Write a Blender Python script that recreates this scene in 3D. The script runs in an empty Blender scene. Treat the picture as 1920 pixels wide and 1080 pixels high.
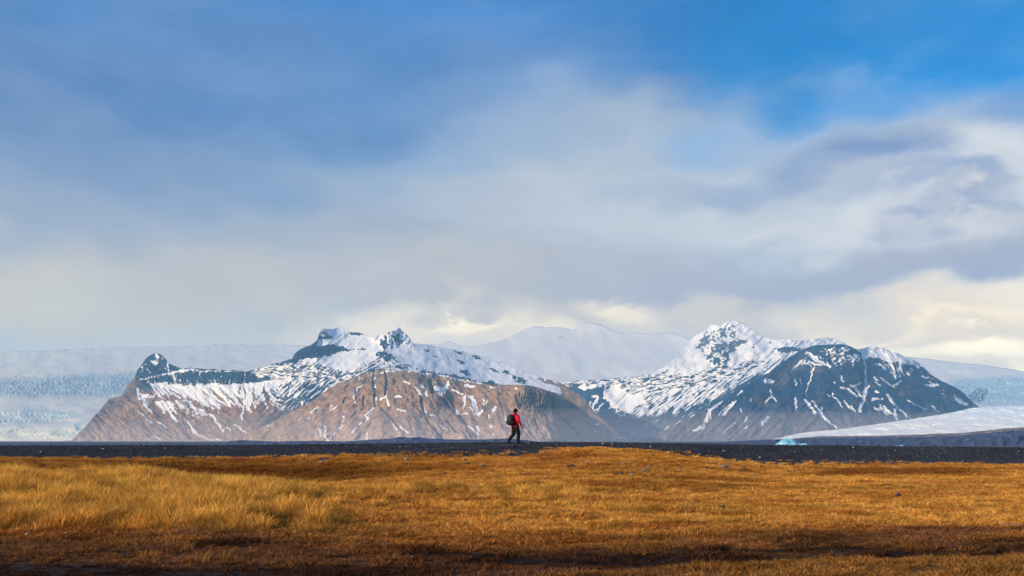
import bpy, bmesh, math, random
import numpy as np
from mathutils import Vector, Matrix, Euler
R = math.radians
random.seed(7)
rng = np.random.default_rng(7)
C = bpy.context.scene
LINK = C.collection.objects.link

# ------------------------------------------------------------------ camera
F = 1700.0      # focal length in photo pixels (1920 wide)
HZ = 826.0      # photo row of the horizon
EYE = 1.7
cam_d = bpy.data.cameras.new('camera')
cam = bpy.data.objects.new('camera', cam_d); LINK(cam)
cam.location = (0, 0, EYE)
cam.rotation_euler = (R(90), 0, 0)
cam_d.sensor_width = 36.0
cam_d.lens = 36.0 * F / 1920
cam_d.shift_y = (HZ - 540) / 1920
cam_d.clip_start = 0.3
cam_d.clip_end = 90000
C.camera = cam

# ------------------------------------------------------------------ light
SUN_ELEV = 17.0
SUN_AZ = 235.0                       # compass degrees, +Y = 0, clockwise: from behind, left
sd = Vector((math.sin(R(SUN_AZ)) * math.cos(R(SUN_ELEV)), math.cos(R(SUN_AZ)) * math.cos(R(SUN_ELEV)), math.sin(R(SUN_ELEV))))
sun_d = bpy.data.lights.new('sun', 'SUN')
sun_d.energy = 5.0; sun_d.angle = R(0.5); sun_d.color = (1.0, 0.81, 0.57)
sun = bpy.data.objects.new('sun', sun_d); LINK(sun)
sun.rotation_euler = (-sd).to_track_quat('-Z', 'Y').to_euler()
sun.location = (0, 0, 50)
C.view_settings.view_transform = 'Standard'
C.view_settings.look = 'None'
EXPO = .35
C.view_settings.exposure = EXPO
C.view_settings.gamma = 1.0
C.view_settings.use_curve_mapping = False
C.cycles.use_denoising = True
C.cycles.max_bounces = 5
C.cycles.diffuse_bounces = 2
C.cycles.glossy_bounces = 2
C.cycles.transmission_bounces = 2
C.cycles.volume_bounces = 2
C.cycles.transparent_max_bounces = 6

def lin(r, g, b):
    f = lambda c: (c / 255 / 12.92) if c / 255 <= 0.04045 else ((c / 255 + 0.055) / 1.055) ** 2.4
    return (f(r), f(g), f(b))

W = bpy.data.worlds.new('World'); C.world = W; W.use_nodes = True
nt = W.node_tree; nt.nodes.clear()
def N(t, tree=None, **kw):
    n = (tree or nt).nodes.new(t)
    for k, v in kw.items(): setattr(n, k, v)
    return n
L = nt.links.new
SKYS = 0.1
tc = N('ShaderNodeTexCoord'); sep = N('ShaderNodeSeparateXYZ'); L(tc.outputs['Generated'], sep.inputs[0])
def M(op, a, b=None, c=None):
    n = N('ShaderNodeMath', operation=op)
    for i, v in enumerate((a, b, c)):
        if v is None: continue
        if isinstance(v, (int, float)): n.inputs[i].default_value = v
        else: L(v, n.inputs[i])
    return n.outputs[0]
az = M('ARCTAN2', sep.outputs['X'], sep.outputs['Y'])
el = M('ARCSINE', sep.outputs['Z'])
comb = N('ShaderNodeCombineXYZ'); L(az, comb.inputs[0]); L(el, comb.inputs[1])
def noise(scale, detail, rough, vec=None, squash=None):
    m = N('ShaderNodeMapping'); L(vec or tc.outputs['Generated'], m.inputs[0])
    m.inputs['Scale'].default_value = squash or (1, 1, 1)
    n = N('ShaderNodeTexNoise'); L(m.outputs[0], n.inputs['Vector'])
    n.inputs['Scale'].default_value = scale; n.inputs['Detail'].default_value = detail; n.inputs['Roughness'].default_value = rough
    return n
def warp(vec, n, amp):
    s = N('ShaderNodeVectorMath', operation='SUBTRACT'); L(n.outputs['Color'], s.inputs[0]); s.inputs[1].default_value = (.5, .5, .5)
    m = N('ShaderNodeVectorMath', operation='MULTIPLY'); L(s.outputs[0], m.inputs[0]); m.inputs[1].default_value = (amp * 1.4, amp, 0)
    a = N('ShaderNodeVectorMath', operation='ADD'); L(vec, a.inputs[0]); L(m.outputs[0], a.inputs[1])
    return a.outputs[0]
w1 = warp(comb.outputs[0], noise(4.5, 2, .5, squash=(1, 1, 2.2)), 0.16)
w2 = warp(w1, noise(16, 5, .62, squash=(1, 1, 2.0)), 0.05)
def ramp(fac, stops):
    n = N('ShaderNodeValToRGB'); L(fac, n.inputs[0])
    cr = n.color_ramp; cr.interpolation = 'EASE'
    while len(cr.elements) < len(stops): cr.elements.new(.5)
    for e, (p, c) in zip(cr.elements, stops): e.position = p; e.color = (*c, 1)
    return n.outputs[0]
def mixc(f, a, b, blend='MIX'):
    n = N('ShaderNodeMix', data_type='RGBA', blend_type=blend)
    if isinstance(f, (int, float)): n.inputs[0].default_value = f
    else: L(f, n.inputs[0])
    for i, v in ((6, a), (7, b)):
        if isinstance(v, tuple): n.inputs[i].default_value = (*v, 1)
        else: L(v, n.inputs[i])
    return n.outputs[2]
# the photo's sky colours are seen through the haze: take the air's own light off again
HI = (.150, .296, .44)
def sl(c, py):
    t_ = max(0.0, (HZ - py) / F); T_ = math.exp(-4.0e-5 * min(1928.0 / max(t_, 1e-4), 21500) * math.sqrt(1 + t_ * t_))
    return tuple(max(.004, (v_ / 2 ** EXPO - (1 - T_) * h_) / T_) for v_, h_ in zip(lin(*c), HI))
def pe(py): return math.atan((HZ - py) / F)
# elevation ramp over 0..90 degrees; the rows of the photo end at about 26 degrees
sw = N('ShaderNodeSeparateXYZ'); L(w1, sw.inputs[0])
gr = [(740, (200, 206, 206)), (640, (188, 196, 200)), (540, (180, 189, 198)), (440, (168, 183, 199)), (340, (142, 170, 200)), (240, (116, 155, 199)),
      (120, (92, 142, 198)), (0, (76, 136, 202))]
stops = [(max(0.0, pe(p) / (math.pi / 2)), sl(c, p)) for p, c in gr] + [(0.55, sl((66, 124, 196), -600)), (1.0, sl((56, 108, 182), -1500))]
base = ramp(M('DIVIDE', M('ABSOLUTE', sw.outputs['Y']), math.pi / 2), stops)
sky = N('ShaderNodeTexSky', sky_type='NISHITA'); sky.sun_disc = False
sky.sun_elevation = R(SUN_ELEV); sky.sun_rotation = R(SUN_AZ); sky.ozone_density = 4.0; sky.air_density = 1.0; sky.dust_density = 0.3
hs = N('ShaderNodeHueSaturation'); hs.inputs['Saturation'].default_value = 2.4; hs.inputs['Value'].default_value = 1.28; L(sky.outputs[0], hs.inputs['Color'])
clear = mixc(1.0, hs.outputs[0], (SKYS,) * 3, 'MULTIPLY')
def blob(px, py, rx, ry, rot=0.0, wv=None, inner=0.0, power=1.0):
    a0 = math.atan((px - 960) / F); e0 = math.atan((HZ - py) / F * math.cos(a0))
    m = N('ShaderNodeMapping', vector_type='TEXTURE'); L(wv or w2, m.inputs[0])
    m.inputs['Location'].default_value = (a0, e0, 0); m.inputs['Rotation'].default_value = (0, 0, R(rot)); m.inputs['Scale'].default_value = (rx / F, ry / F, 1)
    l = N('ShaderNodeVectorMath', operation='LENGTH'); L(m.outputs[0], l.inputs[0])
    r = N('ShaderNodeMapRange', interpolation_type='SMOOTHSTEP'); L(l.outputs['Value'], r.inputs[0])
    r.inputs[1].default_value = inner; r.inputs[2].default_value = 1.0; r.inputs[3].default_value = 1.0; r.inputs[4].default_value = 0.0
    return r.outputs[0]
col = base
def paint(px, py, rx, ry, rgb, k, rot=0.0, wv=None, inner=0.0):
    global col
    col = mixc(M('MULTIPLY', blob(px, py, rx, ry, rot, wv, inner), k), col, sl(rgb, py) if isinstance(rgb, tuple) else rgb)
paint(80, 190, 700, 190, (88, 130, 184), .75, 0, w1)
paint(620, 150, 560, 190, (100, 143, 196), .6, 8, w1)
paint(760, 20, 500, 90, (78, 142, 210), .6, 0, w1)
paint(1330, 60, 330, 200, (68, 124, 188), .8, 0, w1)
paint(120, 340, 560, 120, (130, 160, 198), .6, 0, w1)
paint(0, 590, 800, 180, (194, 199, 200), .75, 0, w1)
paint(-40, 560, 330, 160, (206, 205, 196), .6, 0, w1)
paint(1850, -60, 960, 500, clear, 1.0, -14, w1, .35)
paint(1960, 90, 680, 360, clear, .95, 0, w1, .4)
paint(1640, 135, 110, 22, (92, 162, 226), .5, 4)
paint(1480, 372, 840, 245, (184, 198, 212), .95, -6, w2, .3)
paint(1050, 440, 480, 150, (180, 193, 208), .7, -10, w2, .1)
paint(640, 400, 300, 120, (160, 178, 204), .5, 0, w1)
paint(900, 300, 360, 70, (140, 170, 205), .6, 6, w2)
paint(1900, 400, 380, 190, (208, 215, 222), .9, -15, w2, .3)
paint(1330, 255, 190, 50, (118, 172, 224), .55, 8, w2)
paint(1900, 190, 150, 75, (128, 164, 212), .75, 0, w2, .2)
paint(1600, 236, 270, 60, (168, 186, 210), .7, -8, w2)
paint(1650, 290, 190, 75, (122, 152, 196), .95, -20, w2, .1)
paint(1480, 330, 320, 50, (150, 172, 204), .7, 0, w2)
paint(1740, 385, 200, 42, (132, 160, 200), .9, -10, w2, .1)
paint(1870, 410, 110, 34, (136, 160, 196), .7, -20, w2)
paint(1400, 410, 500, 65, (204, 212, 220), .6, 0, w2)
paint(1620, 440, 260, 40, (218, 220, 222), .7, -8, w2)
paint(1800, 415, 210, 26, (226, 226, 224), .75, -12, w2)
paint(1720, 418, 120, 22, (142, 162, 198), .7, 4, w2)
paint(1850, 490, 400, 66, (156, 173, 199), .85, -3, w2, .2)
paint(1480, 520, 560, 75, (168, 180, 200), .85, 4, w2, .2)
paint(1000, 540, 600, 70, (180, 186, 198), .5, 2, w2)
paint(100, 645, 760, 60, (186, 198, 207), .8, 0, w1, .3)
paint(1500, 662, 1120, 118, (236, 229, 213), .97, 0, w2, .3)
paint(760, 620, 330, 60, (226, 222, 212), .9, 0, w2, .2)
paint(1300, 592, 620, 34, (190, 193, 200), .7, -1, w2)
paint(880, 604, 110, 16, (255, 245, 222), .95, 0, w2, .2)
paint(1170, 578, 110, 26, (246, 236, 214), .8, -4, w2)
paint(1290, 628, 70, 24, (255, 248, 222), .9, 0, w2)
paint(1720, 600, 300, 18, (216, 212, 206), .6, 0, w2)
paint(1890, 560, 260, 34, (236, 230, 216), .8, -3, w2)
paint(1790, 632, 300, 24, (214, 210, 202), .7, 0, w2)
paint(1880, 668, 210, 36, (255, 248, 228), .95, -6, w2, .2)
wn = noise(9, 8, .62, vec=w2, squash=(1, 2.4, 1)); wr = N('ShaderNodeMapRange'); L(wn.outputs['Fac'], wr.inputs[0]); wr.inputs[1].default_value = .3; wr.inputs[2].default_value = .7; wr.inputs[3].default_value = .93; wr.inputs[4].default_value = 1.07
col = mixc(1.0, col, wr.outputs[0], 'MULTIPLY')
# broken cloud everywhere, thin, so that the sky goes on outside the frame
cn = noise(5, 6, .6, squash=(1, 1, 2.5))
cr = N('ShaderNodeMapRange', interpolation_type='SMOOTHSTEP'); L(cn.outputs['Fac'], cr.inputs[0]); cr.inputs[1].default_value = .42; cr.inputs[2].default_value = .68
cr.inputs[3].default_value = 0; cr.inputs[4].default_value = .10
col = mixc(cr.outputs[0], col, lin(178, 194, 216))
bg = N('ShaderNodeBackground'); bg.inputs['Strength'].default_value = SKYS
out = N('ShaderNodeOutputWorld')
L(mixc(1.0, col, (1 / SKYS,) * 3, 'MULTIPLY'), bg.inputs['Color']); L(bg.outputs[0], out.inputs[0])
# colours above 1 must survive the multiply
for n in nt.nodes:
    if n.bl_idname == 'ShaderNodeMix': n.clamp_result = False

# ------------------------------------------------------------------ numeric noise
class Perlin:
    def __init__(s, seed):
        g = np.random.default_rng(seed); s.p = g.permutation(256).astype(np.int64); s.p = np.concatenate([s.p, s.p])
        a = g.random(256) * 2 * np.pi; s.gx = np.cos(a); s.gy = np.sin(a)
    def __call__(s, x, y):
        xi = np.floor(x).astype(np.int64); yi = np.floor(y).astype(np.int64); xf = x - xi; yf = y - yi
        xi &= 255; yi &= 255
        u = xf * xf * xf * (xf * (xf * 6 - 15) + 10); v = yf * yf * yf * (yf * (yf * 6 - 15) + 10)
        def g(ix, iy, dx, dy):
            h = s.p[s.p[ix & 255] + (iy & 255)]; return s.gx[h] * dx + s.gy[h] * dy
        a = g(xi, yi, xf, yf); b = g(xi + 1, yi, xf - 1, yf); c = g(xi, yi + 1, xf, yf - 1); d = g(xi + 1, yi + 1, xf - 1, yf - 1)
        return (a + u * (b - a) + v * ((c + u * (d - c)) - (a + u * (b - a)))) * 1.5
PN = [Perlin(i) for i in range(12)]
def fbm(x, y, k=0, octv=4, gain=.55):
    t = 0; a = 1; n = 0
    for i in range(octv):
        t = t + a * PN[(k + i) % 12](x + 17.3 * i, y - 9.1 * i); n += a * .62; a *= gain; x = x * 2.03; y = y * 2.03
    return t / n
def ridged(x, y, k=0, octv=4):
    t = 0; a = 1; n = 0
    for i in range(octv):
        t = t + a * (1 - 2 * np.abs(PN[(k + i) % 12](x + 5.7 * i, y + 3.3 * i))); n += a; a *= .5; x = x * 2.1; y = y * 2.1
    return t / n
def streak(X, Y, deg, la, lb, k=0, octv=3):      # noise drawn out along a direction (degrees below the horizontal, to the right)
    c, s = math.cos(R(deg)), math.sin(R(deg))
    wx = fbm(X / 38, Y / 30, k + 4, 3); X = X + wx * 5; Y = Y - wx * 5 + fbm(X / 11, Y / 9, k + 7, 3) * 1.0
    return fbm((X * c + Y * s) / la, (-X * s + Y * c) / lb, k, octv)
def smooth(a, b, x):
    t = np.clip((x - a) / (b - a), 0, 1); return t * t * (3 - 2 * t)

# ------------------------------------------------------------------ object helpers
def tag(o, label=None, cat=None, group=None, kind=None):
    if label: o['label'] = label
    if cat: o['category'] = cat
    if group: o['group'] = group
    if kind: o['kind'] = kind
    return o
def mesh_obj(name, verts, faces, mat, parent=None, smooth_=True, attrs=None):
    me = bpy.data.meshes.new(name)
    verts = np.asarray(verts, dtype=np.float32)
    me.vertices.add(len(verts)); me.vertices.foreach_set('co', verts.ravel())
    faces = np.asarray(faces, dtype=np.int32); nf, k = faces.shape
    me.loops.add(nf * k); me.loops.foreach_set('vertex_index', faces.ravel())
    me.polygons.add(nf); me.polygons.foreach_set('loop_start', np.arange(0, nf * k, k, dtype=np.int32))
    me.polygons.foreach_set('use_smooth', np.full(nf, smooth_))
    me.update(calc_edges=True)
    for an, (ty, arr) in (attrs or {}).items():
        a = me.attributes.new(an, ty, 'POINT')
        a.data.foreach_set({'FLOAT': 'value', 'FLOAT_COLOR': 'color', 'FLOAT_VECTOR': 'vector'}[ty], np.asarray(arr, dtype=np.float32).ravel())
    if mat: me.materials.append(mat)
    o = bpy.data.objects.new(name, me); LINK(o)
    if parent: o.parent = parent
    return o
def grid_faces(nr, nc):
    i = np.arange((nr - 1) * (nc - 1)); r = i // (nc - 1); c = i % (nc - 1); a = r * nc + c
    return np.stack([a, a + 1, a + nc + 1, a + nc], 1)
def rgba(c): return np.concatenate([c, np.ones(c.shape[:-1] + (1,))], -1)

def new_mat(name):
    m = bpy.data.materials.new(name); m.use_nodes = True; t = m.node_tree; t.nodes.clear()
    o = t.nodes.new('ShaderNodeOutputMaterial'); b = t.nodes.new('ShaderNodeBsdfPrincipled'); t.links.new(b.outputs[0], o.inputs[0])
    b.inputs['Specular IOR Level'].default_value = .2
    return m, t, b, o
def simple_mat(name, rgb, rough=.8, vary=.25, scale=20, bump=.3, spec=.2, dist=.01):
    m, t, b, o = new_mat(name)
    tcn = t.nodes.new('ShaderNodeTexCoord'); n = t.nodes.new('ShaderNodeTexNoise'); n.inputs['Scale'].default_value = scale; n.inputs['Detail'].default_value = 5
    t.links.new(tcn.outputs['Object'], n.inputs['Vector'])
    mr = t.nodes.new('ShaderNodeMapRange'); mr.inputs[3].default_value = 1 - vary; mr.inputs[4].default_value = 1 + vary; mr.inputs[1].default_value = .3; mr.inputs[2].default_value = .7
    t.links.new(n.outputs['Fac'], mr.inputs[0])
    mx = t.nodes.new('ShaderNodeMix'); mx.data_type = 'RGBA'; mx.blend_type = 'MULTIPLY'; mx.inputs[0].default_value = 1; mx.inputs[6].default_value = (*rgb, 1)
    t.links.new(mr.outputs[0], mx.inputs[7]); t.links.new(mx.outputs[2], b.inputs['Base Color'])
    bp = t.nodes.new('ShaderNodeBump'); bp.inputs['Strength'].default_value = bump; bp.inputs['Distance'].default_value = dist
    t.links.new(n.outputs['Fac'], bp.inputs['Height']); t.links.new(bp.outputs[0], b.inputs['Normal'])
    b.inputs['Roughness'].default_value = rough; b.inputs['Specular IOR Level'].default_value = spec
    return m

def terrain_mat(name, snow_rgb=(.80, .78, .76), scale=1 / 14.0, jitter=.55, bump_m=14.0, edge=.15):
    """rock colour from 'col', snow where the 'snow' field plus fine noise is above zero"""
    m, t, b, o = new_mat(name); K = t.links.new
    ac = t.nodes.new('ShaderNodeAttribute'); ac.attribute_name = 'col'
    asn = t.nodes.new('ShaderNodeAttribute'); asn.attribute_name = 'snow'
    tcn = t.nodes.new('ShaderNodeTexCoord')
    n = t.nodes.new('ShaderNodeTexNoise'); n.inputs['Scale'].default_value = scale; n.inputs['Detail'].default_value = 4; n.inputs['Roughness'].default_value = .6
    K(tcn.outputs['Object'], n.inputs['Vector'])
    n2 = t.nodes.new('ShaderNodeTexNoise'); n2.inputs['Scale'].default_value = scale * .22; n2.inputs['Detail'].default_value = 6; n2.inputs['Roughness'].default_value = .74
    K(tcn.outputs['Object'], n2.inputs['Vector'])
    a = t.nodes.new('ShaderNodeMath'); a.operation = 'MULTIPLY_ADD'; K(n.outputs['Fac'], a.inputs[0]); a.inputs[1].default_value = jitter; K(asn.outputs['Fac'], a.inputs[2])
    mr = t.nodes.new('ShaderNodeMapRange'); mr.interpolation_type = 'SMOOTHSTEP'; K(a.outputs[0], mr.inputs[0]); mr.inputs[1].default_value = jitter / 2 - edge; mr.inputs[2].default_value = jitter / 2 + edge
    r = t.nodes.new('ShaderNodeMapRange'); K(n2.outputs['Fac'], r.inputs[0]); r.inputs[1].default_value = .3; r.inputs[2].default_value = .7; r.inputs[3].default_value = .5; r.inputs[4].default_value = 1.5
    mx = t.nodes.new('ShaderNodeMix'); mx.data_type = 'RGBA'; mx.blend_type = 'MULTIPLY'; mx.inputs[0].default_value = 1
    K(ac.outputs['Color'], mx.inputs[6]); K(r.outputs[0], mx.inputs[7])
    m2 = t.nodes.new('ShaderNodeMix'); m2.data_type = 'RGBA'; K(mr.outputs[0], m2.inputs[0]); K(mx.outputs[2], m2.inputs[6]); m2.inputs[7].default_value = (*snow_rgb, 1)
    K(m2.outputs[2], b.inputs['Base Color']); b.inputs['Roughness'].default_value = .85
    bp = t.nodes.new('ShaderNodeBump'); bp.inputs['Distance'].default_value = bump_m; bp.inputs['Strength'].default_value = .55
    inv = t.nodes.new('ShaderNodeMath'); inv.operation = 'MULTIPLY_ADD'; K(mr.outputs[0], inv.inputs[0]); inv.inputs[1].default_value = -.93; inv.inputs[2].default_value = 1.0
    mm = t.nodes.new('ShaderNodeMath'); mm.operation = 'MULTIPLY'; K(n2.outputs['Fac'], mm.inputs[0]); K(inv.outputs[0], mm.inputs[1])
    K(mm.outputs[0], bp.inputs['Height']); K(bp.outputs[0], b.inputs['Normal'])
    return m

# ------------------------------------------------------------------ mountains
# A mountain is surveyed from the gravel bank: bearings and heights (in units of 1/F) give its crest, the steepness
# of each zone gives how far it runs back, and gullies, cliffs and spurs push the surface to and fro by tens of metres.
class Massif:
    ABLUR = 9; VARY = True
    def __init__(s, crest, D0, step=1.0, rows=None, seed=0, jag=1.5, x0=None, x1=None, base=828.0):
        xs = np.array([p[0] for p in crest], float); ys = np.array([p[1] for p in crest], float)
        x0 = xs[0] if x0 is None else x0; x1 = xs[-1] if x1 is None else x1
        s.nc = int((x1 - x0) / step) + 1; px = np.linspace(x0, x1, s.nc)
        top = np.interp(px, xs, ys)
        j = fbm(px / 14, px * 0 + seed * 3.1, seed, 4) * jag
        top = np.minimum(top + j, base - 1.5)
        s.nr = rows or int((base - top.min()) / step) + 1
        v = np.linspace(0, 1, s.nr)[:, None]
        s.Y = base + (top[None] - base) * v; s.X = np.broadcast_to(px[None], s.Y.shape).copy()
        s.D0 = D0(px) if callable(D0) else np.full(s.nc, float(D0))
        s.S = np.full(s.Y.shape, -1.0); s.A = np.full(s.Y.shape, 33.0); s.Rl = np.zeros(s.Y.shape)
        s.col = np.zeros(s.Y.shape + (3,)); s.seed = seed
        s.WX = s.X + fbm(s.X / 9, s.Y / 9, seed + 1, 4) * 5.0; s.WY = s.Y + fbm(s.X / 9, s.Y / 9, seed + 5, 4) * 3.6
    def poly(s, pts, soft=3.0, ragged=True):
        X, Y = (s.WX, s.WY) if ragged else (s.X, s.Y)
        p = np.array(pts, float); lo = p.min(0) - soft - 8; hi = p.max(0) + soft + 8
        m = (s.X > lo[0]) & (s.X < hi[0]) & (s.Y > lo[1]) & (s.Y < hi[1])
        w = np.zeros(s.Y.shape)
        x = X[m]; y = Y[m]
        if not len(x): return w
        d = np.full(x.shape, 1e9); ins = np.zeros(x.shape, bool)
        for i in range(len(p)):
            a = p[i]; b = p[(i + 1) % len(p)]; e = b - a; l2 = (e @ e) + 1e-9
            t = np.clip(((x - a[0]) * e[0] + (y - a[1]) * e[1]) / l2, 0, 1)
            d = np.minimum(d, np.hypot(x - a[0] - t * e[0], y - a[1] - t * e[1]))
            c = (a[1] > y) != (b[1] > y)
            with np.errstate(divide='ignore', invalid='ignore'):
                xi = a[0] + (y - a[1]) * e[0] / (e[1] if e[1] else 1e-9)
            ins ^= c & (x < xi)
        sd_ = np.where(ins, d, -d)
        w[m] = smooth(-soft, soft, sd_)
        return w
    def line(s, pts, wid, ragged=.45):
        """0..1 along a polyline; points (x, y) or (x, y, width)"""
        X = s.X + (s.WX - s.X) * ragged; Y = s.Y + (s.WY - s.Y) * ragged
        P = [(q[0], q[1], q[2] if len(q) > 2 else wid) for q in pts]
        xs = [q[0] for q in P]; ys = [q[1] for q in P]; mw = max(q[2] for q in P) + 8
        m = (s.X > min(xs) - mw) & (s.X < max(xs) + mw) & (s.Y > min(ys) - mw) & (s.Y < max(ys) + mw)
        w = np.zeros(s.Y.shape); x = X[m]; y = Y[m]
        if not len(x): return w
        best = np.zeros(x.shape)
        for a, b in zip(P[:-1], P[1:]):
            ex, ey = b[0] - a[0], b[1] - a[1]; l2 = ex * ex + ey * ey + 1e-9
            t = np.clip(((x - a[0]) * ex + (y - a[1]) * ey) / l2, 0, 1)
            d = np.hypot(x - a[0] - t * ex, y - a[1] - t * ey); ww = a[2] + (b[2] - a[2]) * t
            best = np.maximum(best, 1 - smooth(ww * .35, ww * 1.25, d))
        w[m] = best
        return w
    def snow(s, w, val):  s.S = s.S * (1 - w) + w * val
    def slope(s, w, val): s.A = s.A * (1 - w) + w * val
    def paint(s, w, rgb): s.col = s.col * (1 - w[..., None]) + w[..., None] * np.asarray(rgb)
    def strokes(s, lst, val=.9, relief=-9.0, ragged=.45, rg=1.0):
        brk = fbm(s.X / 3.5, s.Y / 3.5, 5, 3) * .75 + fbm(s.X / 12, s.Y / 12, 9, 2) * .35
        for pts in lst:
            w = s.line(pts, 2.0, .6); s.snow(w, val + brk * 1.1 * rg); s.Rl += w * relief
            w = s.line([(q[0], q[1], (q[2] if len(q) > 2 else 2) * 3.2) for q in pts], 6.0, 1.0); s.S = s.S + w * np.clip(brk * 1.1, 0, 2) * .9
    def gullies(s, lst, relief=-38.0, rgb=(.045, .055, .07), k=.75):
        for pts in lst:
            w = s.line(pts, 3.0, .4); s.Rl += w * relief; s.paint(w * k, rgb); s.snow(w * .5, -1.2)  # shade inside the gully is painted into the colour, besides the relief
    def build(s, name, mat, label, back=True):
        def blur(a, sig):
            n_ = max(1, int(3 * sig)); k_ = np.exp(-.5 * (np.arange(-n_, n_ + 1) / sig) ** 2); k_ /= k_.sum()
            p_ = np.pad(a, [(0, 0)] * (a.ndim - 1) + [(n_, n_)], mode='edge')
            return np.apply_along_axis(lambda v_: np.convolve(v_, k_, 'valid'), -1, p_)
        st_ = s.X[0, 1] - s.X[0, 0]
        D = np.zeros(s.Y.shape); D[0] = blur(s.D0, 22 / st_); s.A = blur(s.A, s.ABLUR / st_)
        for r in range(1, s.nr):
            cot = 1 / np.tan(np.radians(np.clip((s.A[r] + s.A[r - 1]) / 2, 4, 80)))
            dy = s.Y[r - 1] - s.Y[r]
            D[r] = D[r - 1] * (1 + dy / F * cot)
        fade = smooth(0, .06, np.linspace(0, 1, s.nr))[:, None]
        D = D - s.Rl * fade
        q1 = fbm(s.X / 4.5, s.Y / 3.5, 2, 4)[..., None]; q2 = fbm(s.X / 9, s.Y / 6, 6, 4)[..., None]
        if s.VARY: s.col = s.col * np.clip(1 + .38 * q1, .3, 2) * (1 + q2 * np.array((.22, 0, -.25)))
        x = (s.X - 960) / F * D; z = (HZ - s.Y) / F * D + EYE
        V = np.stack([x, D, z], -1)
        cs = s.col; sn = s.S
        if back:
            rows = [V]; c2 = [cs]; s2 = [sn]; dirv = np.stack([(s.X[-1] - 960) / F, np.ones(s.nc)], -1)
            hgt = V[-1, :, 2] + 6
            for k, dz in ((.05, .04), (.25, .2), (.6, .5), (1.1, .8), (1.8, 1.0)):
                q = V[-1].copy(); q[:, :2] += dirv * (k * hgt)[:, None]; q[:, 2] = V[-1, :, 2] - hgt * dz
                q[:, 2] += fbm(q[:, 0] / 300, q[:, 1] / 300, 3, 3) * 12 * (dz < 1)
                rows.append(q[None]); c2.append(cs[-1:]); s2.append(sn[-1:] * 0 + .3)
            V = np.concatenate(rows); cs = np.concatenate(c2); sn = np.concatenate(s2)
        nr = V.shape[0]
        o = mesh_obj(name, V.reshape(-1, 3), grid_faces(nr, s.nc), mat,
                     attrs={'snow': ('FLOAT', sn.ravel()), 'col': ('FLOAT_COLOR', rgba(np.clip(cs, 0, 1)).reshape(-1, 4))})
        tag(o, label, 'mountain', kind='structure')
        return o

M_ROCK = terrain_mat('snow_and_rock')
M_FIRN = terrain_mat('smooth_firn', (.76, .70, .62), bump_m=2.5)
BLUEROCK = (.010, .036, .075); BROWN = (.28, .155, .09); OCHRE = (.34, .205, .095); HAZE_PINK = (.56, .39, .31); OLIVE = (.15, .125, .06); RUST = (.27, .12, .07)

# --- left massif
def d_left(px):
    return np.interp(px, [120, 250, 330, 480, 560, 640, 720, 800, 900, 1100], [9500, 9050, 8950, 8500, 8350, 8200, 8100, 8300, 8700, 9000])
m = Massif([(118, 828), (135, 826), (150, 810), (175, 783), (205, 748), (228, 742), (240, 722), (250, 712), (258, 693), (264, 686), (270, 677), (276, 670), (283, 665), (290, 662), (297, 663), (304, 667), (311, 672), (315, 680),
            (322, 684), (340, 691), (358, 690), (430, 694), (470, 694), (500, 687), (505, 685), (528, 678), (548, 673), (552, 664), (562, 655), (574, 650), (586, 645), (594, 638), (598, 624), (602, 617), (622, 616),
            (645, 613), (650, 622), (672, 623), (690, 630), (702, 634), (712, 628), (722, 627), (735, 619), (743, 620), (748, 614), (754, 621), (764, 628), (771, 638), (776, 646), (800, 645),
            (830, 652), (860, 657), (900, 668), (940, 682), (985, 696), (1020, 708), (1045, 716), (1060, 722), (1090, 742), (1120, 778), (1150, 805), (1180, 827)], d_left, seed=1, jag=1.6)
X, Y = m.X, m.Y
m.paint(np.ones_like(X), BROWN)
lo = fbm(X / 60, Y / 25, 2, 4)
m.paint(smooth(.0, .5, lo) * .8, OLIVE); m.paint(smooth(.1, .6, fbm(X / 35, Y / 20, 4, 4)) * .7, OCHRE)
m.paint(smooth(785, 835, Y) * .5, HAZE_PINK)  # pinkish scree, paled further: haze at the foot is in the colour
m.paint(m.poly([(250, 705), (256, 660), (300, 640), (340, 670), (480, 660), (700, 600), (800, 600), (1190, 830), (1000, 830), (640, 760), (560, 765), (480, 730), (330, 725), (262, 735)], 10), BLUEROCK)
m.paint(m.poly([(500, 700), (620, 690), (660, 720), (600, 765), (470, 812), (520, 770), (510, 740)], 9) * .9, BLUEROCK)
m.paint(m.poly([(262, 735), (470, 760), (560, 770), (470, 785), (380, 765), (290, 790)], 8) * .65, RUST)
m.paint(m.poly([(195, 800), (230, 760), (255, 750), (250, 770), (215, 800)], 6) * .7, OCHRE)
m.paint(m.poly([(135, 828), (200, 745), (250, 715), (262, 740), (210, 770), (160, 820)], 5) * .6, (.12, .085, .075))
# streak fields
s_r = streak(X, Y, 42, 26, 3.4, 3); s_r2 = streak(X, Y, 50, 16, 2.6, 6); s_l = streak(X, Y, -42, 24, 3.2, 5); s_l2 = streak(X, Y, -24, 26, 2.8, 8)
s_h = streak(X, Y, 3, 22, 2.2, 7); iso = fbm(X / 6, Y / 5, 9, 4); iso2 = fbm(X / 16, Y / 12, 2, 4); s_v = streak(X, Y, 88, 20, 3.0, 1)
m.Rl = (s_r * 6 + streak(X, Y, 42, 60, 9, 2) * 26) * smooth(520, 420, X) + (s_l * 8 + streak(X, Y, -40, 60, 8, 2) * 26) * smooth(430, 520, X) * smooth(730, 690, X) + streak(X, Y, 34, 40, 10, 2) * 16 * smooth(720, 760, X) + iso2 * 8 + fbm(X / 50, Y / 50, 6, 3) * 60
m.snow(np.ones_like(X), -1.05 + .62 * s_r + .55 * iso2)                                  # lower slopes: rare streaks
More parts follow.
